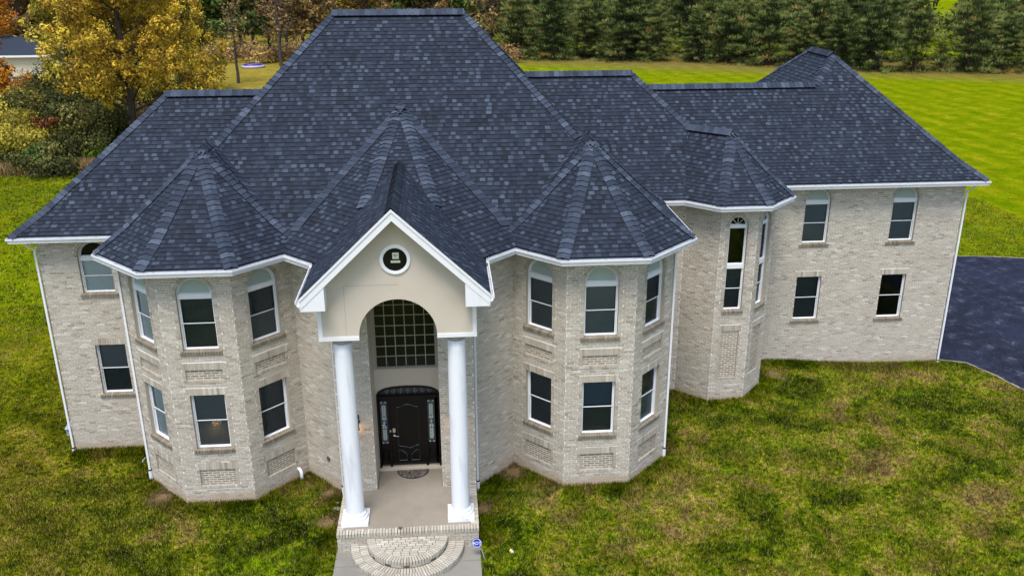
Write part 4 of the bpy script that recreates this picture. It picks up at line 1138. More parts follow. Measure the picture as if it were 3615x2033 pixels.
# leaf on the porch edge
mb = MB(); c = Vector((-.20, -2.33, PZ+.012)); 
lf = [(0, -.07), (.03, -.045), (.055, -.05), (.05, -.01), (.08, .02), (.04, .03), (.03, .07), (0, .05), (-.035, .07), (-.04, .025), (-.075, .015), (-.045, -.015), (-.055, -.05), (-.025, -.045)]
mb.poly([c]+[c+Vector((x*.9, y*.9, .018*math.sin(i*1.7)+.012)) for i, (x, y) in enumerate(lf)], [(0, i+1, (i+1) % len(lf)+1) for i in range(len(lf))])
mb.tube([c+Vector((0, .05, .012)), c+Vector((.03, .10, .008))], .003, 4)
tag(mb.build('fallen_leaf', M['paleleaf']), 'single brown dry leaf on the porch edge above the steps', 'leaf')
# yard sign
sg = empty('yard_sign', (1.83, -2.95, 0), 'small blue octagonal security yard sign beside the front path', 'sign')
def oct_(r, k=8): return [(r*math.cos(PI/8+i*PI/4), r*math.sin(PI/8+i*PI/4)) for i in range(k)]
ce = Vector((-.10, .03, .36)); tl_ = Vector((.98, -.1, 0)).normalized(); upn = Vector((-.02, .28, .96)).normalized()
def sp(x, z, d=0): return ce+tl_*x+upn*z+tl_.cross(upn)*d
mb = MB(); o8 = oct_(.132); mb.poly([sp(x, z, .006) for x, z in o8]+[sp(x, z, -.006) for x, z in o8], [tuple(range(8)), tuple(range(15, 7, -1))]+[(i, i+8, (i+1) % 8+8, (i+1) % 8) for i in range(8)]); bd = mb.build('sign_board', M['signblue'], sg)
mb = MB(); a8, c8 = oct_(.118), oct_(.106)
for i in range(8): j = (i+1) % 8; mb.face([sp(*a8[i], .008), sp(*a8[j], .008), sp(*c8[j], .008), sp(*c8[i], .008)])
mb.build('sign_border', M['signwhite'], bd)
mb = MB(); mb.tube([(.10, -.06, -.12), (.02, -.01, .16), ce+Vector((.02, -.01, -.06))], .010, 6); mb.build('stake', M['meter'], sg)
tc = bpy.data.curves.new('sign_text', 'FONT'); tc.body = 'ADT'; tc.size = .105; tc.align_x = 'CENTER'; tc.align_y = 'CENTER'; tc.extrude = .001
to = bpy.data.objects.new('sign_lettering', tc); col.objects.link(to); tc.materials.append(M['signwhite'])
nrm = tl_.cross(upn); mm = Matrix((tl_, upn, nrm)).transposed().to_4x4(); mm.translation = sp(0, -.01, .0095)
dg = bpy.context.evaluated_depsgraph_get(); tm = bpy.data.meshes.new_from_object(to.evaluated_get(dg)); bpy.data.objects.remove(to)
tm.transform(mm @ Matrix.Diagonal((1, 1.1, 1, 1))); to = bpy.data.objects.new('sign_lettering', tm); col.objects.link(to); to.parent = bd
if not tm.materials: tm.materials.append(M['signwhite'])
sg_children = [bd]
# local offset: children were built relative to the stake foot
# litter on the lawn and stones by the porch
mb = MB(); c = Vector((2.61, -2.80, hgt(2.61, -2.8)+.04)); mb.box(c, (.07, .10, .045), (Vector((.9, .4, 0)).normalized(), Vector((-.4, .9, 0)).normalized(), Vector((0, 0, 1)))); to1 = mb.build('carton', M['signwhite']); tag(to1, 'tiny white and yellow carton lying on the grass right of the steps', 'litter')
mb = MB(); mb.box(c+Vector((-.01, -.02, .012)), (.072, .045, .045), (Vector((.9, .4, 0)).normalized(), Vector((-.4, .9, 0)).normalized(), Vector((0, 0, 1)))); mb.lathe([(.018, 0), (.018, .03)], c+Vector((-.02, .06, 0)), 8); mb.build('carton_label', M['yellow'], to1)
def stone(x, y, s, label):
    r = random.Random(int(x*100)); bm = bmesh.new(); bmesh.ops.create_icosphere(bm, subdivisions=2, radius=1)
    for v in bm.verts:
        k = 1+.25*math.sin(v.co.x*3+x)*math.cos(v.co.y*4+y)+r.uniform(-.1, .1); v.co = Vector((v.co.x*s*k, v.co.y*s*.7*k, v.co.z*s*.5*k))
    me = bpy.data.meshes.new('stone'); bm.to_mesh(me); bm.free(); me.materials.append(M['rock'])
    o = bpy.data.objects.new('stone', me); col.objects.link(o); o.location = (x, y, hgt(x, y)+s*.2); tag(o, label, 'stone', 'stones beside the porch')
for x, y, s, lb in ((-2.02, -.32, .09, 'pale stone in the grass left of the porch, nearest the brick wall'), (-2.0, -.62, .13, 'largest pale stone in the grass beside the left porch edge'), (1.93, -.35, .06, 'small pale stone at the foot of the right downspout'), (1.96, -1.55, .07, 'small pale stone in the grass beside the right column plinth'), (-5.0, -.12, .04, 'tiny pale stone at the foot of the left bay')): stone(x, y, s, lb)

# ------------------------------------------------------------------ grass blades on the near lawn
rg = np.random.default_rng(3)
def pip(px, py, poly):
    c = np.zeros(len(px), bool); n = len(poly)
    for i in range(n):
        x1, y1 = poly[i]; x2, y2 = poly[(i+1) % n]
        cond = ((y1 > py) != (y2 > py)); c ^= cond & (px < (x2-x1)*(py-y1)/(y2-y1+1e-12)+x1)
    return c
foot = [(-10.36, 10.1), (-10.36, 3.2), lo['a'], lo['b'], (-LX-HALF, -.02), (-LX+HALF, -.02), lo['e'], (-1.84, .1), (-1.84, -2.5), (-1.85, -7.6), (1.85, -7.6), (1.84, -2.5), (1.84, .1), ro['e'], (LX-HALF, -.02), (LX+HALF, -.02), ro['b'], ro['a'], tl2, tl, tr, tr2, (tr2[0], 7.08), (19.15, 7.08), (19.15, 16.6), (11.8, 16.6), (11.8, 12.2), (-3, 12.2)]
def blades(n, xr, yr, h, wid, seed):
    r = np.random.default_rng(seed)
    x = r.uniform(*xr, n); y = r.uniform(*yr, n)
    # clumps
    k = n*2//3; cx, cy = r.uniform(*xr, k//22+1), r.uniform(*yr, k//22+1); ci = r.integers(0, len(cx), k)
    x[:k] = cx[ci]+r.normal(0, .07, k); y[:k] = cy[ci]+r.normal(0, .07, k)
    keep = ~pip(x, y, foot) & ~pip(x, y, dp)
    for sx, sy, sr in SOIL: keep &= np.hypot(x-sx, y-sy) > sr*r.uniform(.3, 1.1, n)
    x, y = x[keep], y[keep]; n = len(x)
    z = hgt_np(x, y); a = r.uniform(0, 2*np.pi, n); hh = h*r.uniform(.5, 1.35, n); ww = wid*r.uniform(.6, 1.3, n); le = r.uniform(.2, .9, n)*hh; b = r.uniform(0, 2*np.pi, n)
    p0 = np.stack([x-np.cos(a)*ww, y-np.sin(a)*ww, z-.005], 1); p1 = np.stack([x+np.cos(a)*ww, y+np.sin(a)*ww, z-.005], 1); p2 = np.stack([x+np.cos(b)*le, y+np.sin(b)*le, z+hh], 1)
    return np.stack([p0, p1, p2], 1).reshape(-1, 3), r.random(n)
def tri_object(name, V, tone, mat, per=3):
    n = len(V)//per; me = bpy.data.meshes.new(name); me.vertices.add(len(V)); me.vertices.foreach_set('co', V.astype(np.float32).ravel())
    me.loops.add(len(V)); me.loops.foreach_set('vertex_index', np.arange(len(V), dtype=np.int32)); me.polygons.add(n)
    me.polygons.foreach_set('loop_start', np.arange(0, len(V), per, dtype=np.int32))
    at = me.attributes.new('tone', 'FLOAT', 'FACE'); at.data.foreach_set('value', tone.astype(np.float32))
    me.materials.append(mat); me.update(calc_edges=True); me.validate()
    return me
Vs, Ts = [], []
for a in ((330000, (-13, 21), (-7, 1.5), .075, .013, 1), (150000, (6.0, 22), (1.0, 8), .07, .014, 2), (140000, (-22, -6), (-4, 16), .07, .015, 4), (40000, (-4, 4), (-1, 2), .07, .012, 5), (90000, (18, 34), (18.5, 30), .07, .02, 6), (120000, (-34, -9), (13, 44), .09, .03, 7)):
    v, t_ = blades(*a); Vs.append(v); Ts.append(t_)
# taller blades along the wall foot, toned dark to paint in the shade there
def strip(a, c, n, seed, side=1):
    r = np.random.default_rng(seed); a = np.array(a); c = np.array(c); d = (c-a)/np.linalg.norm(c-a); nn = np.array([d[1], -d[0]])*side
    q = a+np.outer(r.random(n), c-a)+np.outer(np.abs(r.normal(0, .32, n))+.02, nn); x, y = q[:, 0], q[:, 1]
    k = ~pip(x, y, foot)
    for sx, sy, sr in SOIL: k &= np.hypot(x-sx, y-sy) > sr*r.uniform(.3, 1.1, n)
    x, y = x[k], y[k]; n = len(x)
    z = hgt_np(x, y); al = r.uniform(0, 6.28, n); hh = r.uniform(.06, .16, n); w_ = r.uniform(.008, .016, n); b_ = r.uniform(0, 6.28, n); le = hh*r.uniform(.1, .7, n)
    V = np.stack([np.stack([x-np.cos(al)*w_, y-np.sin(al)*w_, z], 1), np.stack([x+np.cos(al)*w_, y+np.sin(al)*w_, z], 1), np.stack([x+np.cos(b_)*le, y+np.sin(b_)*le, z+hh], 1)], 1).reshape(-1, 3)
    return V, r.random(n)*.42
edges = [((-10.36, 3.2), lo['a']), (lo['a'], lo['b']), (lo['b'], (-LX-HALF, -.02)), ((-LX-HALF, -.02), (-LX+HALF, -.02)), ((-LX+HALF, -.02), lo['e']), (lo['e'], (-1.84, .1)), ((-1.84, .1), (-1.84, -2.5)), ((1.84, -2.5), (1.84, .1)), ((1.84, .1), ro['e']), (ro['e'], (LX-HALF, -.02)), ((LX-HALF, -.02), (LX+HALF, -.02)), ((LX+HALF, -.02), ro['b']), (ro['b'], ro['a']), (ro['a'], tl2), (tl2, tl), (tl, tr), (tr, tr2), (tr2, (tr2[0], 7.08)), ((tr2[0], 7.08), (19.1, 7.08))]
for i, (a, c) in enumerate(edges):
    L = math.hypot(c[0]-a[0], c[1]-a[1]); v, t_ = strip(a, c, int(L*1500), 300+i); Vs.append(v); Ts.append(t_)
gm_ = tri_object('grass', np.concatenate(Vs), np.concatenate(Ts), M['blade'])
go = bpy.data.objects.new('grass', gm_); col.objects.link(go); go['kind'] = 'stuff'; go['label'] = 'patchy green and tan lawn grass around the house'

# ------------------------------------------------------------------ vegetation
LM = dict(
    gold=mat_leaf('golden_leaves', [(0, (0.148, 0.095, 0.017)), (.3, (0.358, 0.221, 0.025)), (.6, (0.630, 0.400, 0.042)), (.85, (0.800, 0.608, 0.062)), (1, (0.756, 0.672, 0.084))]),
    goldgreen=mat_leaf('gold_green_leaves', [(0, (0.072, 0.072, 0.016)), (.4, (0.269, 0.228, 0.031)), (.75, (0.497, 0.414, 0.052)), (1, (0.704, 0.600, 0.103))]),
    orange=mat_leaf('orange_leaves', [(0, (0.210, 0.075, 0.012)), (.5, (0.630, 0.255, 0.022)), (.8, (0.750, 0.405, 0.045)), (1, (0.750, 0.195, 0.060))]),
    dark=mat_leaf('dark_thicket_leaves', [(0, (.014, .020, .007)), (.4, (.055, .066, .020)), (.75, (.14, .15, .04)), (1, (.30, .25, .075))]),
    green=mat_leaf('green_leaves', [(0, (0.024, 0.049, 0.017)), (.5, (0.072, 0.143, 0.032)), (.85, (0.154, 0.245, 0.058)), (1, (0.286, 0.326, 0.082))]),
    bright=mat_leaf('bright_green_leaves', [(0, (0.042, 0.084, 0.006)), (.6, (0.140, 0.238, 0.014)), (1, (0.266, 0.364, 0.028))]),
    brown=mat_leaf('russet_leaves', [(0, (0.087, 0.062, 0.035)), (.5, (0.247, 0.160, 0.074)), (.85, (0.469, 0.296, 0.111)), (1, (0.593, 0.420, 0.148))]),
    red=mat_leaf('red_leaves', [(0, (.07, .025, .012)), (.6, (.20, .065, .03)), (1, (.32, .15, .05))]),
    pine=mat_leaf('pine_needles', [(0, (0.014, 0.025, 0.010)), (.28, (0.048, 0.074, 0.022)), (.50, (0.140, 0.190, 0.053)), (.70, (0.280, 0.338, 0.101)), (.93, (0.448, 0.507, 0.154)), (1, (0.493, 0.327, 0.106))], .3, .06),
    straw=mat_leaf('dry_grass', [(0, (0.208, 0.130, 0.046)), (.5, (0.390, 0.260, 0.104)), (1, (0.572, 0.429, 0.208))]),
)
def leaf_cloud(clumps, n, size, seed, up=.35, shell=.55, flat=1.0):
    """rhombic leaves scattered through ellipsoid clumps: returns quads and tones"""
    r = np.random.default_rng(seed); C = np.array([c[:3] for c in clumps]); Rr = np.array([c[3] if np.ndim(c[3]) else [c[3]]*3 for c in clumps], float)
    vol = Rr.prod(1)**(2/3); ci = r.choice(len(clumps), n, p=vol/vol.sum())
    d = r.normal(size=(n, 3)); d /= np.linalg.norm(d, axis=1)[:, None]
    rad = shell+(1-shell)*r.random(n)**.7; rad *= r.uniform(.75, 1.12, n)
    P = C[ci]+d*Rr[ci]*rad[:, None]
    nrm = d+r.normal(0, .55, (n, 3)); nrm[:, 2] += up; nrm /= np.linalg.norm(nrm, axis=1)[:, None]
    a = np.cross(nrm, r.normal(size=(n, 3))); a /= np.linalg.norm(a, axis=1)[:, None]; b_ = np.cross(nrm, a)
    s = size*r.uniform(.55, 1.35, n)[:, None]
    V = np.stack([P-a*s, P+b_*s*.55, P+a*s, P-b_*s*.55], 1).reshape(-1, 3)
    ct = r.normal(0, .26, len(clumps)); tone = np.clip(.48+ct[ci]+r.normal(0, .2, n), 0, 1)
    return V, tone
def quads(name, V, tone, mat, parent):
    me = tri_object(name, V, tone, mat, 4); o = bpy.data.objects.new(name, me); col.objects.link(o); o.parent = parent; return o
def grow(r, base, h, rad, spread, limbs, mat, parent, levels=2, droop=0.0, first=.25, name='trunk', lean=(0, 0), sub=4):
    """tapered trunk with limbs and branchlets; returns limb tips"""
    mb = MB(); tips = []
    n = 8; pts = []; x = y = 0
    for i in range(n+1):
        f = i/n; pts.append(Vector((x+lean[0]*f*h, y+lean[1]*f*h, f*h))); x += r.uniform(-.02, .02)*h*.5; y += r.uniform(-.02, .02)*h*.5
    mb.tube(pts, [rad*(1-.85*i/n) for i in range(n+1)], 8)
    def at_(f): i = min(n-1, int(f*n)); return pts[i].lerp(pts[i+1], f*n-i)
    for k in range(limbs):
        f = first+(1-first)*(k+r.random()*.6)/limbs; p = at_(min(.98, f)); a = k*2.4+r.uniform(-.5, .5)
        L = spread*(1-.55*(f-first)/(1-first))*r.uniform(.75, 1.15); rise = r.uniform(.35, .8)-droop
        q = [p]; d = Vector((math.cos(a), math.sin(a), rise)).normalized()
        for i in range(4): d = (d+Vector((r.uniform(-.2, .2), r.uniform(-.2, .2), r.uniform(-.05, .18)-droop*.25))).normalized(); q.append(q[-1]+d*L/4)
        r0 = rad*.42*(1-.6*f); mb.tube(q, [r0, r0*.75, r0*.52, r0*.34, r0*.14], 5, cap=False)
        tips += [(q[i], 1) for i in (2, 3, 4)]
        if levels > 1:
            for i in range(sub):
                s0 = q[1+i % 4]; a2 = a+r.uniform(-1.3, 1.3); d2 = Vector((math.cos(a2), math.sin(a2), r.uniform(-.1, .8)-droop)).normalized(); l2 = L*r.uniform(.25, .5)
                m_ = s0+d2*l2*.5+Vector((0, 0, r.uniform(-.05, .1)*l2)); e_ = m_+(d2+Vector((r.uniform(-.3, .3), r.uniform(-.3, .3), r.uniform(-.1, .3)))).normalized()*l2*.5
                mb.tube([s0, m_, e_], [r0*.38, r0*.25, r0*.08], 4, cap=False); tips.append((e_, .6))
                if levels > 2:
                    for _ in range(3):
                        d3 = (d2+Vector((r.uniform(-.8, .8), r.uniform(-.8, .8), r.uniform(-.2, .7)))).normalized(); mb.tube([m_, m_+d3*l2*.5], [r0*.16, r0*.05], 3, cap=False); tips.append((m_+d3*l2*.5, .4))
    return mb.build(name, mat, parent), tips
def deciduous(name, loc, h, rad, spread, label, cat='tree', leaf='gold', n=6000, size=.2, seed=1, limbs=14, clump=.9, group=None, first=.2, bark='bark', levels=2, droop=0, shell=.35):
    o = empty(name, loc, label, cat, group); r = random.Random(seed)
    tr, tips = grow(r, None, h*.95, rad, spread, limbs, M[bark], o, levels, droop, first)
    cl = [(p.x, p.y, p.z, clump*s*r.uniform(.7, 1.3)) for p, s in tips]
    if n:
        V, t_ = leaf_cloud(cl, n, size, seed, shell=shell); quads('crown', V, t_, LM[leaf], o)
    return o
def shrub(loc, w_, h_, label, leaf, n, size, seed, lobes=9, name='shrub', group=None, dy=None):
    o = empty(name, loc, label, 'shrub', group); r = random.Random(seed); dy = dy or w_
    mb = MB(); cl = []
    for i in range(lobes):
        a = r.uniform(0, 2*PI); d = math.sqrt(r.random())*.5; zz = h_*r.uniform(.3, .78)*(1-.45*d)
        c = Vector((math.cos(a)*d*w_*.95, math.sin(a)*d*dy*.95, zz)); cl.append((*c, (w_*r.uniform(.17, .30), dy*r.uniform(.17, .30), h_*r.uniform(.17, .30))))
        mb.tube([(c.x*.2, c.y*.2, -.05), (c.x*.6, c.y*.6, zz*.55), c], [.05, .035, .015], 5)
    mb.build('stem', M['bark'], o)
    cl.append((0, 0, h_*.25, (w_*.42, dy*.42, h_*.28)))
    V, t_ = leaf_cloud(cl, n, size, seed, shell=.4); quads('foliage', V, t_, LM[leaf], o); return o
def pine_meshes(seed, h):
    r = np.random.default_rng(seed); mb = MB(); mb.tube([(0, 0, -.2), (.05, 0, h*.5), (0, .05, h*.97)], [.2, .13, .03], 7)
    V, T = [], []
    z = .05*h
    while z < h*.985:
        f = z/h; L = 4.2*(1-f)**.76*(.75+.25*min(1, f*6))+.15; nb = 7 if f < .75 else 5
        a0 = r.uniform(0, 6.28)
        for k in range(nb):
            a = a0+k*2*np.pi/nb+r.normal(0, .25); l = L*r.uniform(.55, 1.22); rise = -.16+.75*f+r.normal(0, .10)
            d = np.array([np.cos(a), np.sin(a), rise]); z_ = z+r.normal(0, .15)
            if l > .6: mb.tube([(0, 0, z_), (d[0]*l*.5, d[1]*l*.5, z_+d[2]*l*.5), (d[0]*l*.95, d[1]*l*.95, z_+d[2]*l+.05*l)], [.035, .022, .008], 3, cap=False)
            # two to four clumps of needles towards the tip of each bough
            for q in range(2+int(l*1.3)):
                s = l*(1.0-.22*q*r.uniform(.8, 1.2)); 
                if s < .2: break
                side = r.normal(0, .20*l) if q else 0.0
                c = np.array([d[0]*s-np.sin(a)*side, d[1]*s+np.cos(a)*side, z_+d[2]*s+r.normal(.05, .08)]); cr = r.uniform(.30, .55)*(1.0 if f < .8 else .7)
                bt = .54-.20*q+r.normal(0, .15); yl = r.random() < .035  # inner clumps toned darker: crown shade put into the needle colour
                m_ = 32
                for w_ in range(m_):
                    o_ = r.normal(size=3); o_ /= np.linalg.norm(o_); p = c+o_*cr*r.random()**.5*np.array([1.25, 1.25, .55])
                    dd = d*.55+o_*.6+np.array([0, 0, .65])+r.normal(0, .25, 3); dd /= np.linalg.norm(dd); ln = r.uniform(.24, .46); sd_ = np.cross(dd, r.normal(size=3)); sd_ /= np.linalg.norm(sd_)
                    V += [p-sd_*.032, p+sd_*.032, p+dd*ln]; T.append(1.0 if yl else np.clip(bt+.30*o_[2]+r.normal(0, .09), 0, .95))  # tone rises towards the clump top: a painted highlight
        z += .62-.16*f
    return mb, np.array(V), np.array(T)
# pines: several grown meshes shared by all copies
protos = []
for i, h in enumerate((8.6, 9.4, 7.9, 9.0)):
    mb, V, T = pine_meshes(20+i, h)
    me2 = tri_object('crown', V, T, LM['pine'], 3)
    to_ = mb.build('trunk', M['bark']); me1 = to_.data; bpy.data.objects.remove(to_); protos.append((me1, me2))
def pine(loc, k, s, rz, label, group, name='pine_tree'):
    o = empty(name, loc, label, 'tree', group); o.rotation_euler.z = rz; o.scale = (s, s, s)
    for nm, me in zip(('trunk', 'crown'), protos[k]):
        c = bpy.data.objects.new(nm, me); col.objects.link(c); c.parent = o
    return o
ordn = ['first', 'second', 'third', 'fourth', 'fifth', 'sixth', 'seventh', 'eighth', 'ninth', 'tenth', 'eleventh', 'twelfth', 'thirteenth', 'fourteenth', 'fifteenth', 'sixteenth', 'seventeenth', 'eighteenth', 'nineteenth', 'twentieth', 'twenty-first', 'twenty-second']
rp = random.Random(5)
base_line = [(1255, 150), (1500, 155), (1750, 160), (1900, 168), (2150, 178), (2400, 184), (2640, 190)]
def base_y(px):
    for (a, b0), (c, d0) in zip(base_line, base_line[1:]):
        if a <= px <= c: return b0+(d0-b0)*(px-a)/(c-a)
    return base_line[-1][1]
fx = [1305, 1392, 1470, 1568, 1650, 1748, 1826, 1930, 2010, 2105, 2200, 2296, 2362, 2432, 2520, 2620]
for i, px in enumerate(fx):
    p = ground_at(px, base_y(px)-3+rp.uniform(-3, 2)); p.z = 0
    big_ = px in (1945, 2500)
    pine(p, i % 4, (.42 if px == 2362 else rp.uniform(.76, 1.20)*(1.08 if big_ else 1)), rp.uniform(0, 6.28), 'white pine, %s from the left in the front row of the evergreen windbreak' % ordn[i], 'front row of the pine windbreak')
for rowi, (dy, sc, lab) in enumerate(((6.5, 1.15, 'white pine in the middle row of the windbreak, mostly hidden by the front row'), (13.0, 1.35, 'white pine at the back of the windbreak, only its upper crown in view'))):
    for i in range(15):
        px = 1290+i*96+rp.uniform(-22, 22)+rowi*40
        if 2285 < px < 2445 or (rowi == 0 and i % 3 == 1): continue
        p = ground_at(px, base_y(min(2640, max(1255, px)))); v = Vector((p.x-CAM.x, p.y-CAM.y, 0)).normalized(); p = p+v*(dy+rp.uniform(-1, 1)); p.z = 0
        pine(p, (i+rowi) % 4, sc*rp.uniform(.9, 1.12), rp.uniform(0, 6.28), lab, 'hidden rows of the pine windbreak')
# far wood behind: left part brown and bare, with a few evergreens
fars = []
def far_point(px, dist): 
    p = ground_at(px, 140); v = Vector((p.x-CAM.x, p.y-CAM.y, 0)).normalized(); return Vector((CAM.x+v.x*dist, CAM.y+v.y*dist, 0))
far_protos = []
for i, (lf, n, sz, bark_) in enumerate((('brown', 2600, .30, 'greybark'), ('goldgreen', 3000, .30, 'greybark'), ('dark', 3600, .34, 'bark'), ('green', 3600, .34, 'bark'), ('brown', 1200, .26, 'greybark'), ('gold', 3000, .30, 'bark'))):
    o = deciduous('proto', (0, 0, 0), 14, .22, 4.2, 'x', 'tree', lf, n, sz, 60+i, 18, 1.25, None, .12, bark_, 3 if i in (0, 4) else 2, 0, .2)
    far_protos.append([(c.name.split('.')[0], c.data) for c in o.children])
    for c in list(o.children): bpy.data.objects.remove(c)
    bpy.data.objects.remove(o)
kinds = ['bare brownish tree', 'yellow-green tree', 'dark leafy tree', 'deep green tree', 'nearly leafless grey tree', 'golden tree']
seq = [(-60, 150, 2), (20, 152, 4), (60, 146, 0), (110, 158, 2), (150, 150, 2), (190, 160, 3), (240, 165, 1), (300, 160, 5), (360, 158, 1), (420, 162, 2), (470, 150, 2), (505, 146, 3), (560, 150, 3), (610, 150, 3), (640, 168, 0), (680, 155, 4), (725, 150, 0), (765, 158, 4), (800, 152, 0), (840, 166, 1), (880, 168, 5), (930, 160, 0), (960, 172, 3), (1000, 165, 5), (1045, 160, 3), (1090, 158, 0), (1130, 170, 2), (1170, 152, 3), (1215, 160, 3), (1235, 140, 4), (1262, 150, 0), (1300, 165, 2)]
zone_n = {}
for i, (px, d, k) in enumerate(seq):
    p = far_point(px, d); zone = 'from the left behind the golden trees' if px < 520 else 'from the left before the main ridge' if px < 835 else 'from the left above the main ridge' if px < 1180 else 'from the left beside the pines'
    zone_n[(k, zone)] = zone_n.get((k, zone), -1)+1
    o = empty('woodland_tree', p, '%s %s %s, in the far wood' % (ordn[zone_n[(k, zone)]], kinds[k], zone), 'tree', 'trees of the far wood edge')
    s = rp.uniform(.9, 1.2); o.scale = (s*1.1, s*1.1, s); o.rotation_euler.z = rp.uniform(0, 6.28)
    for nm, me in far_protos[k]: c = bpy.data.objects.new(nm, me); col.objects.link(c); c.parent = o
# deep wood that closes the view (one mass, uncountable)
Vs, Ts = [], []
r_ = np.random.default_rng(9)
cl = []
for i in range(170):
    px = -300+i*19.5
    if 2322 < px < 2402: continue
    p = far_point(px, (180 if px < 1250 else 160)+r_.uniform(0, 25)); hh = r_.uniform(6, 14); cl.append((p.x, p.y, hh*.5, (4.2, 4.2, hh*.55)))
V, t_ = leaf_cloud(cl, 42000, .55, 77, shell=.3)
o = bpy.data.objects.new('far_wood', tri_object('far_wood', V, np.clip(t_-.12, 0, 1), LM['dark'], 4)); col.objects.link(o); o['kind'] = 'stuff'; o['label'] = 'dark mass of far woodland behind the field and pines'

cl = []
for i in range(95):
    px = 470+i*8.8; p = far_point(px, r_.uniform(136, 147)-(px-500)*.008); hh = r_.uniform(1.6, 3.6); cl.append((p.x, p.y, hh*.45, (1.6, 1.6, hh*.5)))
V, t_ = leaf_cloud(cl, 16000, .20, 78, shell=.3)
o = bpy.data.objects.new('undergrowth', tri_object('undergrowth', V, t_, LM['brown'], 4)); col.objects.link(o); o['kind'] = 'stuff'; o['label'] = 'brown brush along the far edge of the field'

# golden trees and thicket on the left
def gp(px, py): p = ground_at(px, py); p.z = 0; return p
deciduous('golden_tree', gp(345, 388), 17.5, .34, 6.2, 'tall spreading golden tree behind the left wing, largest on the left', 'tree', 'gold', 44000, .125, 101, 34, .95, None, .10, 'bark', 3)
deciduous('golden_tree', gp(285, 330), 14.5, .26, 4.0, 'smaller golden tree close behind the left side of the tallest golden one', 'tree', 'goldgreen', 17000, .13, 104, 22, .9, None, .12)
deciduous('golden_tree', gp(425, 305), 15.5, .26, 4.2, 'golden tree between the tallest one and the vine-wrapped tree', 'tree', 'gold', 17000, .13, 108, 22, .9, None, .14)
deciduous('golden_tree', gp(195, 318), 13.0, .22, 3.4, 'yellow-green tree right of the neighbouring house, left of the tallest golden tree', 'tree', 'goldgreen', 12000, .135, 112, 20, .85, None, .14)
deciduous('vine_tree', gp(487, 232), 12.5, .24, 3.3, 'golden tree wrapped in brown vines at the edge of the tan field', 'tree', 'goldgreen', 17000, .14, 102, 24, .9, None, .10, 'bark', 2, .15)
deciduous('orange_tree', gp(-5, 232), 13.6, .25, 3.6, 'bright orange tree at the far left above the neighbouring house roof', 'tree', 'orange', 13000, .13, 103, 18, 1.0, None, .25)
deciduous('orange_tree', gp(-8, 330), 8.0, .18, 2.6, 'smaller orange tree in front of the neighbouring cream house', 'tree', 'orange', 9000, .125, 105, 16, .8, None, .2)
deciduous('bare_tree', gp(600, 210), 9.5, .20, 2.6, 'thin leafless tree standing alone on the tan field', 'tree', 'brown', 500, .16, 106, 22, .9, None, .32, 'greybark', 3)
deciduous('bare_tree', gp(708, 168), 14.5, .26, 4.0, 'taller leafless tree at the far edge of the field near the roof', 'tree', 'brown', 700, .18, 107, 26, 1.1, None, .16, 'greybark', 3)
th = [(20, 398, 5.5, 4.5, 'goldgreen', 'yellow-green shrub at the far left edge of the thicket'), (95, 405, 4.2, 3.6, 'goldgreen', 'golden shrub with red-tipped top in the thicket'), (128, 425, 3.6, 2.2, 'green', 'round deep green shrub at the front of the thicket'),
      (60, 433, 4.0, 1.7, 'dark', 'low dark shrub at the left front of the thicket'), (185, 415, 4.4, 3.0, 'dark', 'dark shrub in the middle of the thicket behind the green one'), (235, 412, 3.0, 1.6, 'bright', 'bright lime-green shrub touching the left wing roof'),
      (230, 372, 6.0, 4.5, 'dark', 'tall dark shrub under the tallest golden tree'), (150, 350, 7.0, 5.5, 'dark', 'tall dark thicket shrub in front of the neighbouring house'), (70, 345, 6.0, 5.5, 'goldgreen', 'tall yellowing shrub left of the dark thicket'),
      (310, 365, 5.0, 3.6, 'dark', 'dark shrub at the foot of the tallest golden trunk'), (380, 340, 5.0, 3.4, 'brown', 'russet shrub behind the left wing roof corner'), (420, 290, 6.0, 3.5, 'dark', 'dark shrub behind the roof ridge of the left wing'),
      (135, 300, 6.0, 5.5, 'dark', 'dark climbing thicket below the neighbouring house wall'), (200, 300, 7.0, 6.5, 'dark', 'tall dark thicket right of the neighbouring house'), (490, 222, 3.5, 2.2, 'green', 'low green shrub at the foot of the vine-wrapped tree'), (15, 290, 6, 5, 'brown', 'russet shrub below the small orange tree'), (160, 440, 3.6, 1.4, 'dark', 'low dark shrub in front of the round green one')]
for i, (px, py, w_, h_, lf, lb) in enumerate(th):
    shrub(gp(px, py), w_, h_, lb, lf, int(1400*w_*h_/6)+1400, .115 if py > 380 else .13, 200+i, 11)
shrub(gp(112, 398)+Vector((.5, 0, 2.3)), 1.7, 1.0, 'red-leaved spray on top of the golden thicket shrub', 'red', 700, .13, 251, 6)
# dry grass fringe along the thicket
V, T = [], []
r_ = np.random.default_rng(31)
for i in range(5200):
    px = r_.uniform(-60, 250); p = gp(px, 437-px*.045+r_.normal(0, 3.5)); hh = r_.uniform(.35, 1.0)
    a = r_.uniform(0, 6.28); dx, dy = r_.normal(0, .22, 2); V += [[p.x-.03*np.cos(a), p.y-.03*np.sin(a), 0], [p.x+.03*np.cos(a), p.y+.03*np.sin(a), 0], [p.x+dx, p.y+dy, hh]]; T.append(r_.random())
o = bpy.data.objects.new('dry_grass', tri_object('dry_grass', np.array(V), np.array(T), LM['straw'], 3)); col.objects.link(o); o['kind'] = 'stuff'; o['label'] = 'tan dry grass fringe along the thicket'

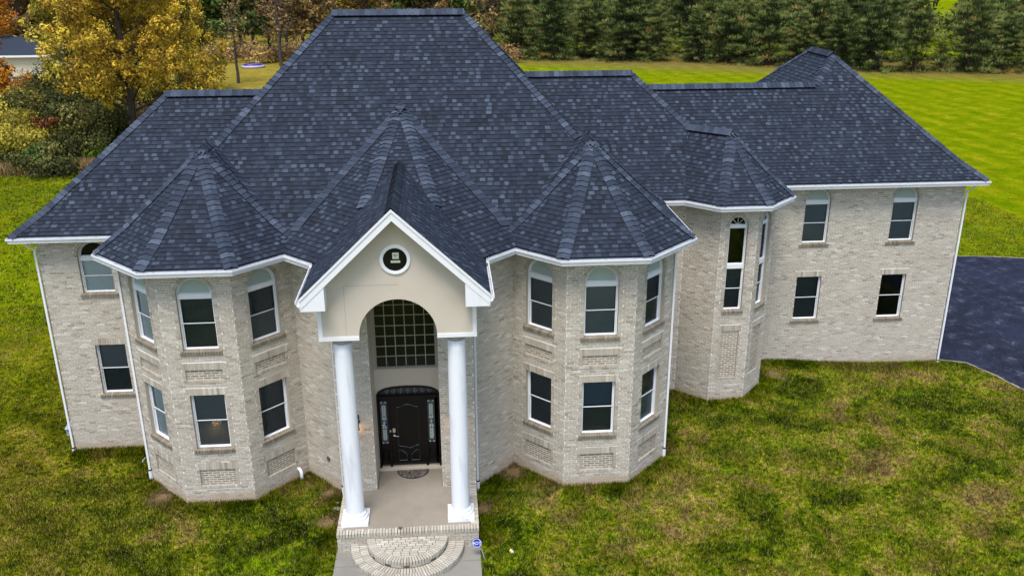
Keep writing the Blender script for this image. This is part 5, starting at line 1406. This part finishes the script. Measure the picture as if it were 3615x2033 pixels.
# ------------------------------------------------------------------ neighbour house and ring pool
nb_ = far_point(60, 116); nb_.z = 0
def ray_at(px, py, dist):
    k = PW/2576.0; d = fwd + rgt*((px*k-PW/2)/FPX) - upv*((py*k-PH/2)/FPX); t = dist/math.hypot(d.x, d.y); return CAM+d*t
e0 = ray_at(142, 134, 112); rz = ray_at(75, 102, 116)
nh = empty('neighbour_house', (e0.x-6, e0.y+3, 0), 'cream neighbouring house with dark hipped roof half hidden behind the left trees', 'house')
ev = e0.z; hx, hy = 6.0, 5.0; rise = rz.z-ev+.4
mb = MB(); mb.lo_hi((-hx, -hy, 0), (hx-.5, hy, ev-.1)); mb.build('wall', M['cream'], nh)
mb = MB(); q = [(-hx-.5, -hy-.5, ev), (hx, -hy-.5, ev), (hx, hy+.5, ev), (-hx-.5, hy+.5, ev), (-1.5, 0, ev+rise), (1.2, 0, ev+rise)]
mb.poly(q, [(0, 1, 5, 4), (1, 2, 5), (2, 3, 4, 5), (3, 0, 4), (3, 2, 1, 0)]); nr = mb.build('roof', M['farroof'], nh)
mb = MB(); mb.lo_hi((-hx-.55, -hy-.6, ev-.18), (hx+.05, -hy-.5, ev+.02)); mb.lo_hi((hx, -hy-.6, ev-.18), (hx+.08, hy+.5, ev+.02)); mb.build('gutter', M['white'], nh)
mb = MB(); mb.lo_hi((-2.6, -.4, ev+rise-.6), (-1.7, .4, ev+rise+.9)); mb.build('chimney', M['cream'], nr)
for wx in (-3.6, -1.2, 1.4):
    mb = MB(); mb.lo_hi((wx-.5, -hy-.05, ev-2.3), (wx+.5, -hy-.01, ev-.9)); wo_ = mb.build('window', M['white'], nh); mb = MB(); mb.lo_hi((wx-.42, -hy-.07, ev-2.22), (wx+.42, -hy-.052, ev-.98)); mb.build('pane', M['darkpane'], wo_)
c = gp(637, 170)
ph = empty('ring_pool', c, 'small blue and white ring-shaped paddling pool lying on the tan field', 'pool')
mb = MB(); k = 36
mb.tube([(1.45*math.cos(2*PI*i/k), 1.45*math.sin(2*PI*i/k), .16) for i in range(k+1)], .16, 8, cap=False); mb.build('ring', M['poolwhite'], ph, True)
mb = MB(); mb.tube([(1.32*math.cos(2*PI*i/k), 1.32*math.sin(2*PI*i/k), .28) for i in range(k+1)], .12, 8, cap=False); mb.build('inner_ring', M['poolblue'], ph, True)
mb = MB(); mb.lathe([(1.3, .1), (1.3, .2)], (0, 0, 0), 32); mb.build('floor', M['poolblue'], ph)
mb = MB(); mb.box((.2, -.2, .25), (1.1, .5, .1)); mb.box((-.5, .3, .25), (.6, .4, .12)); mb.build('float', M['poolpink'], ph)
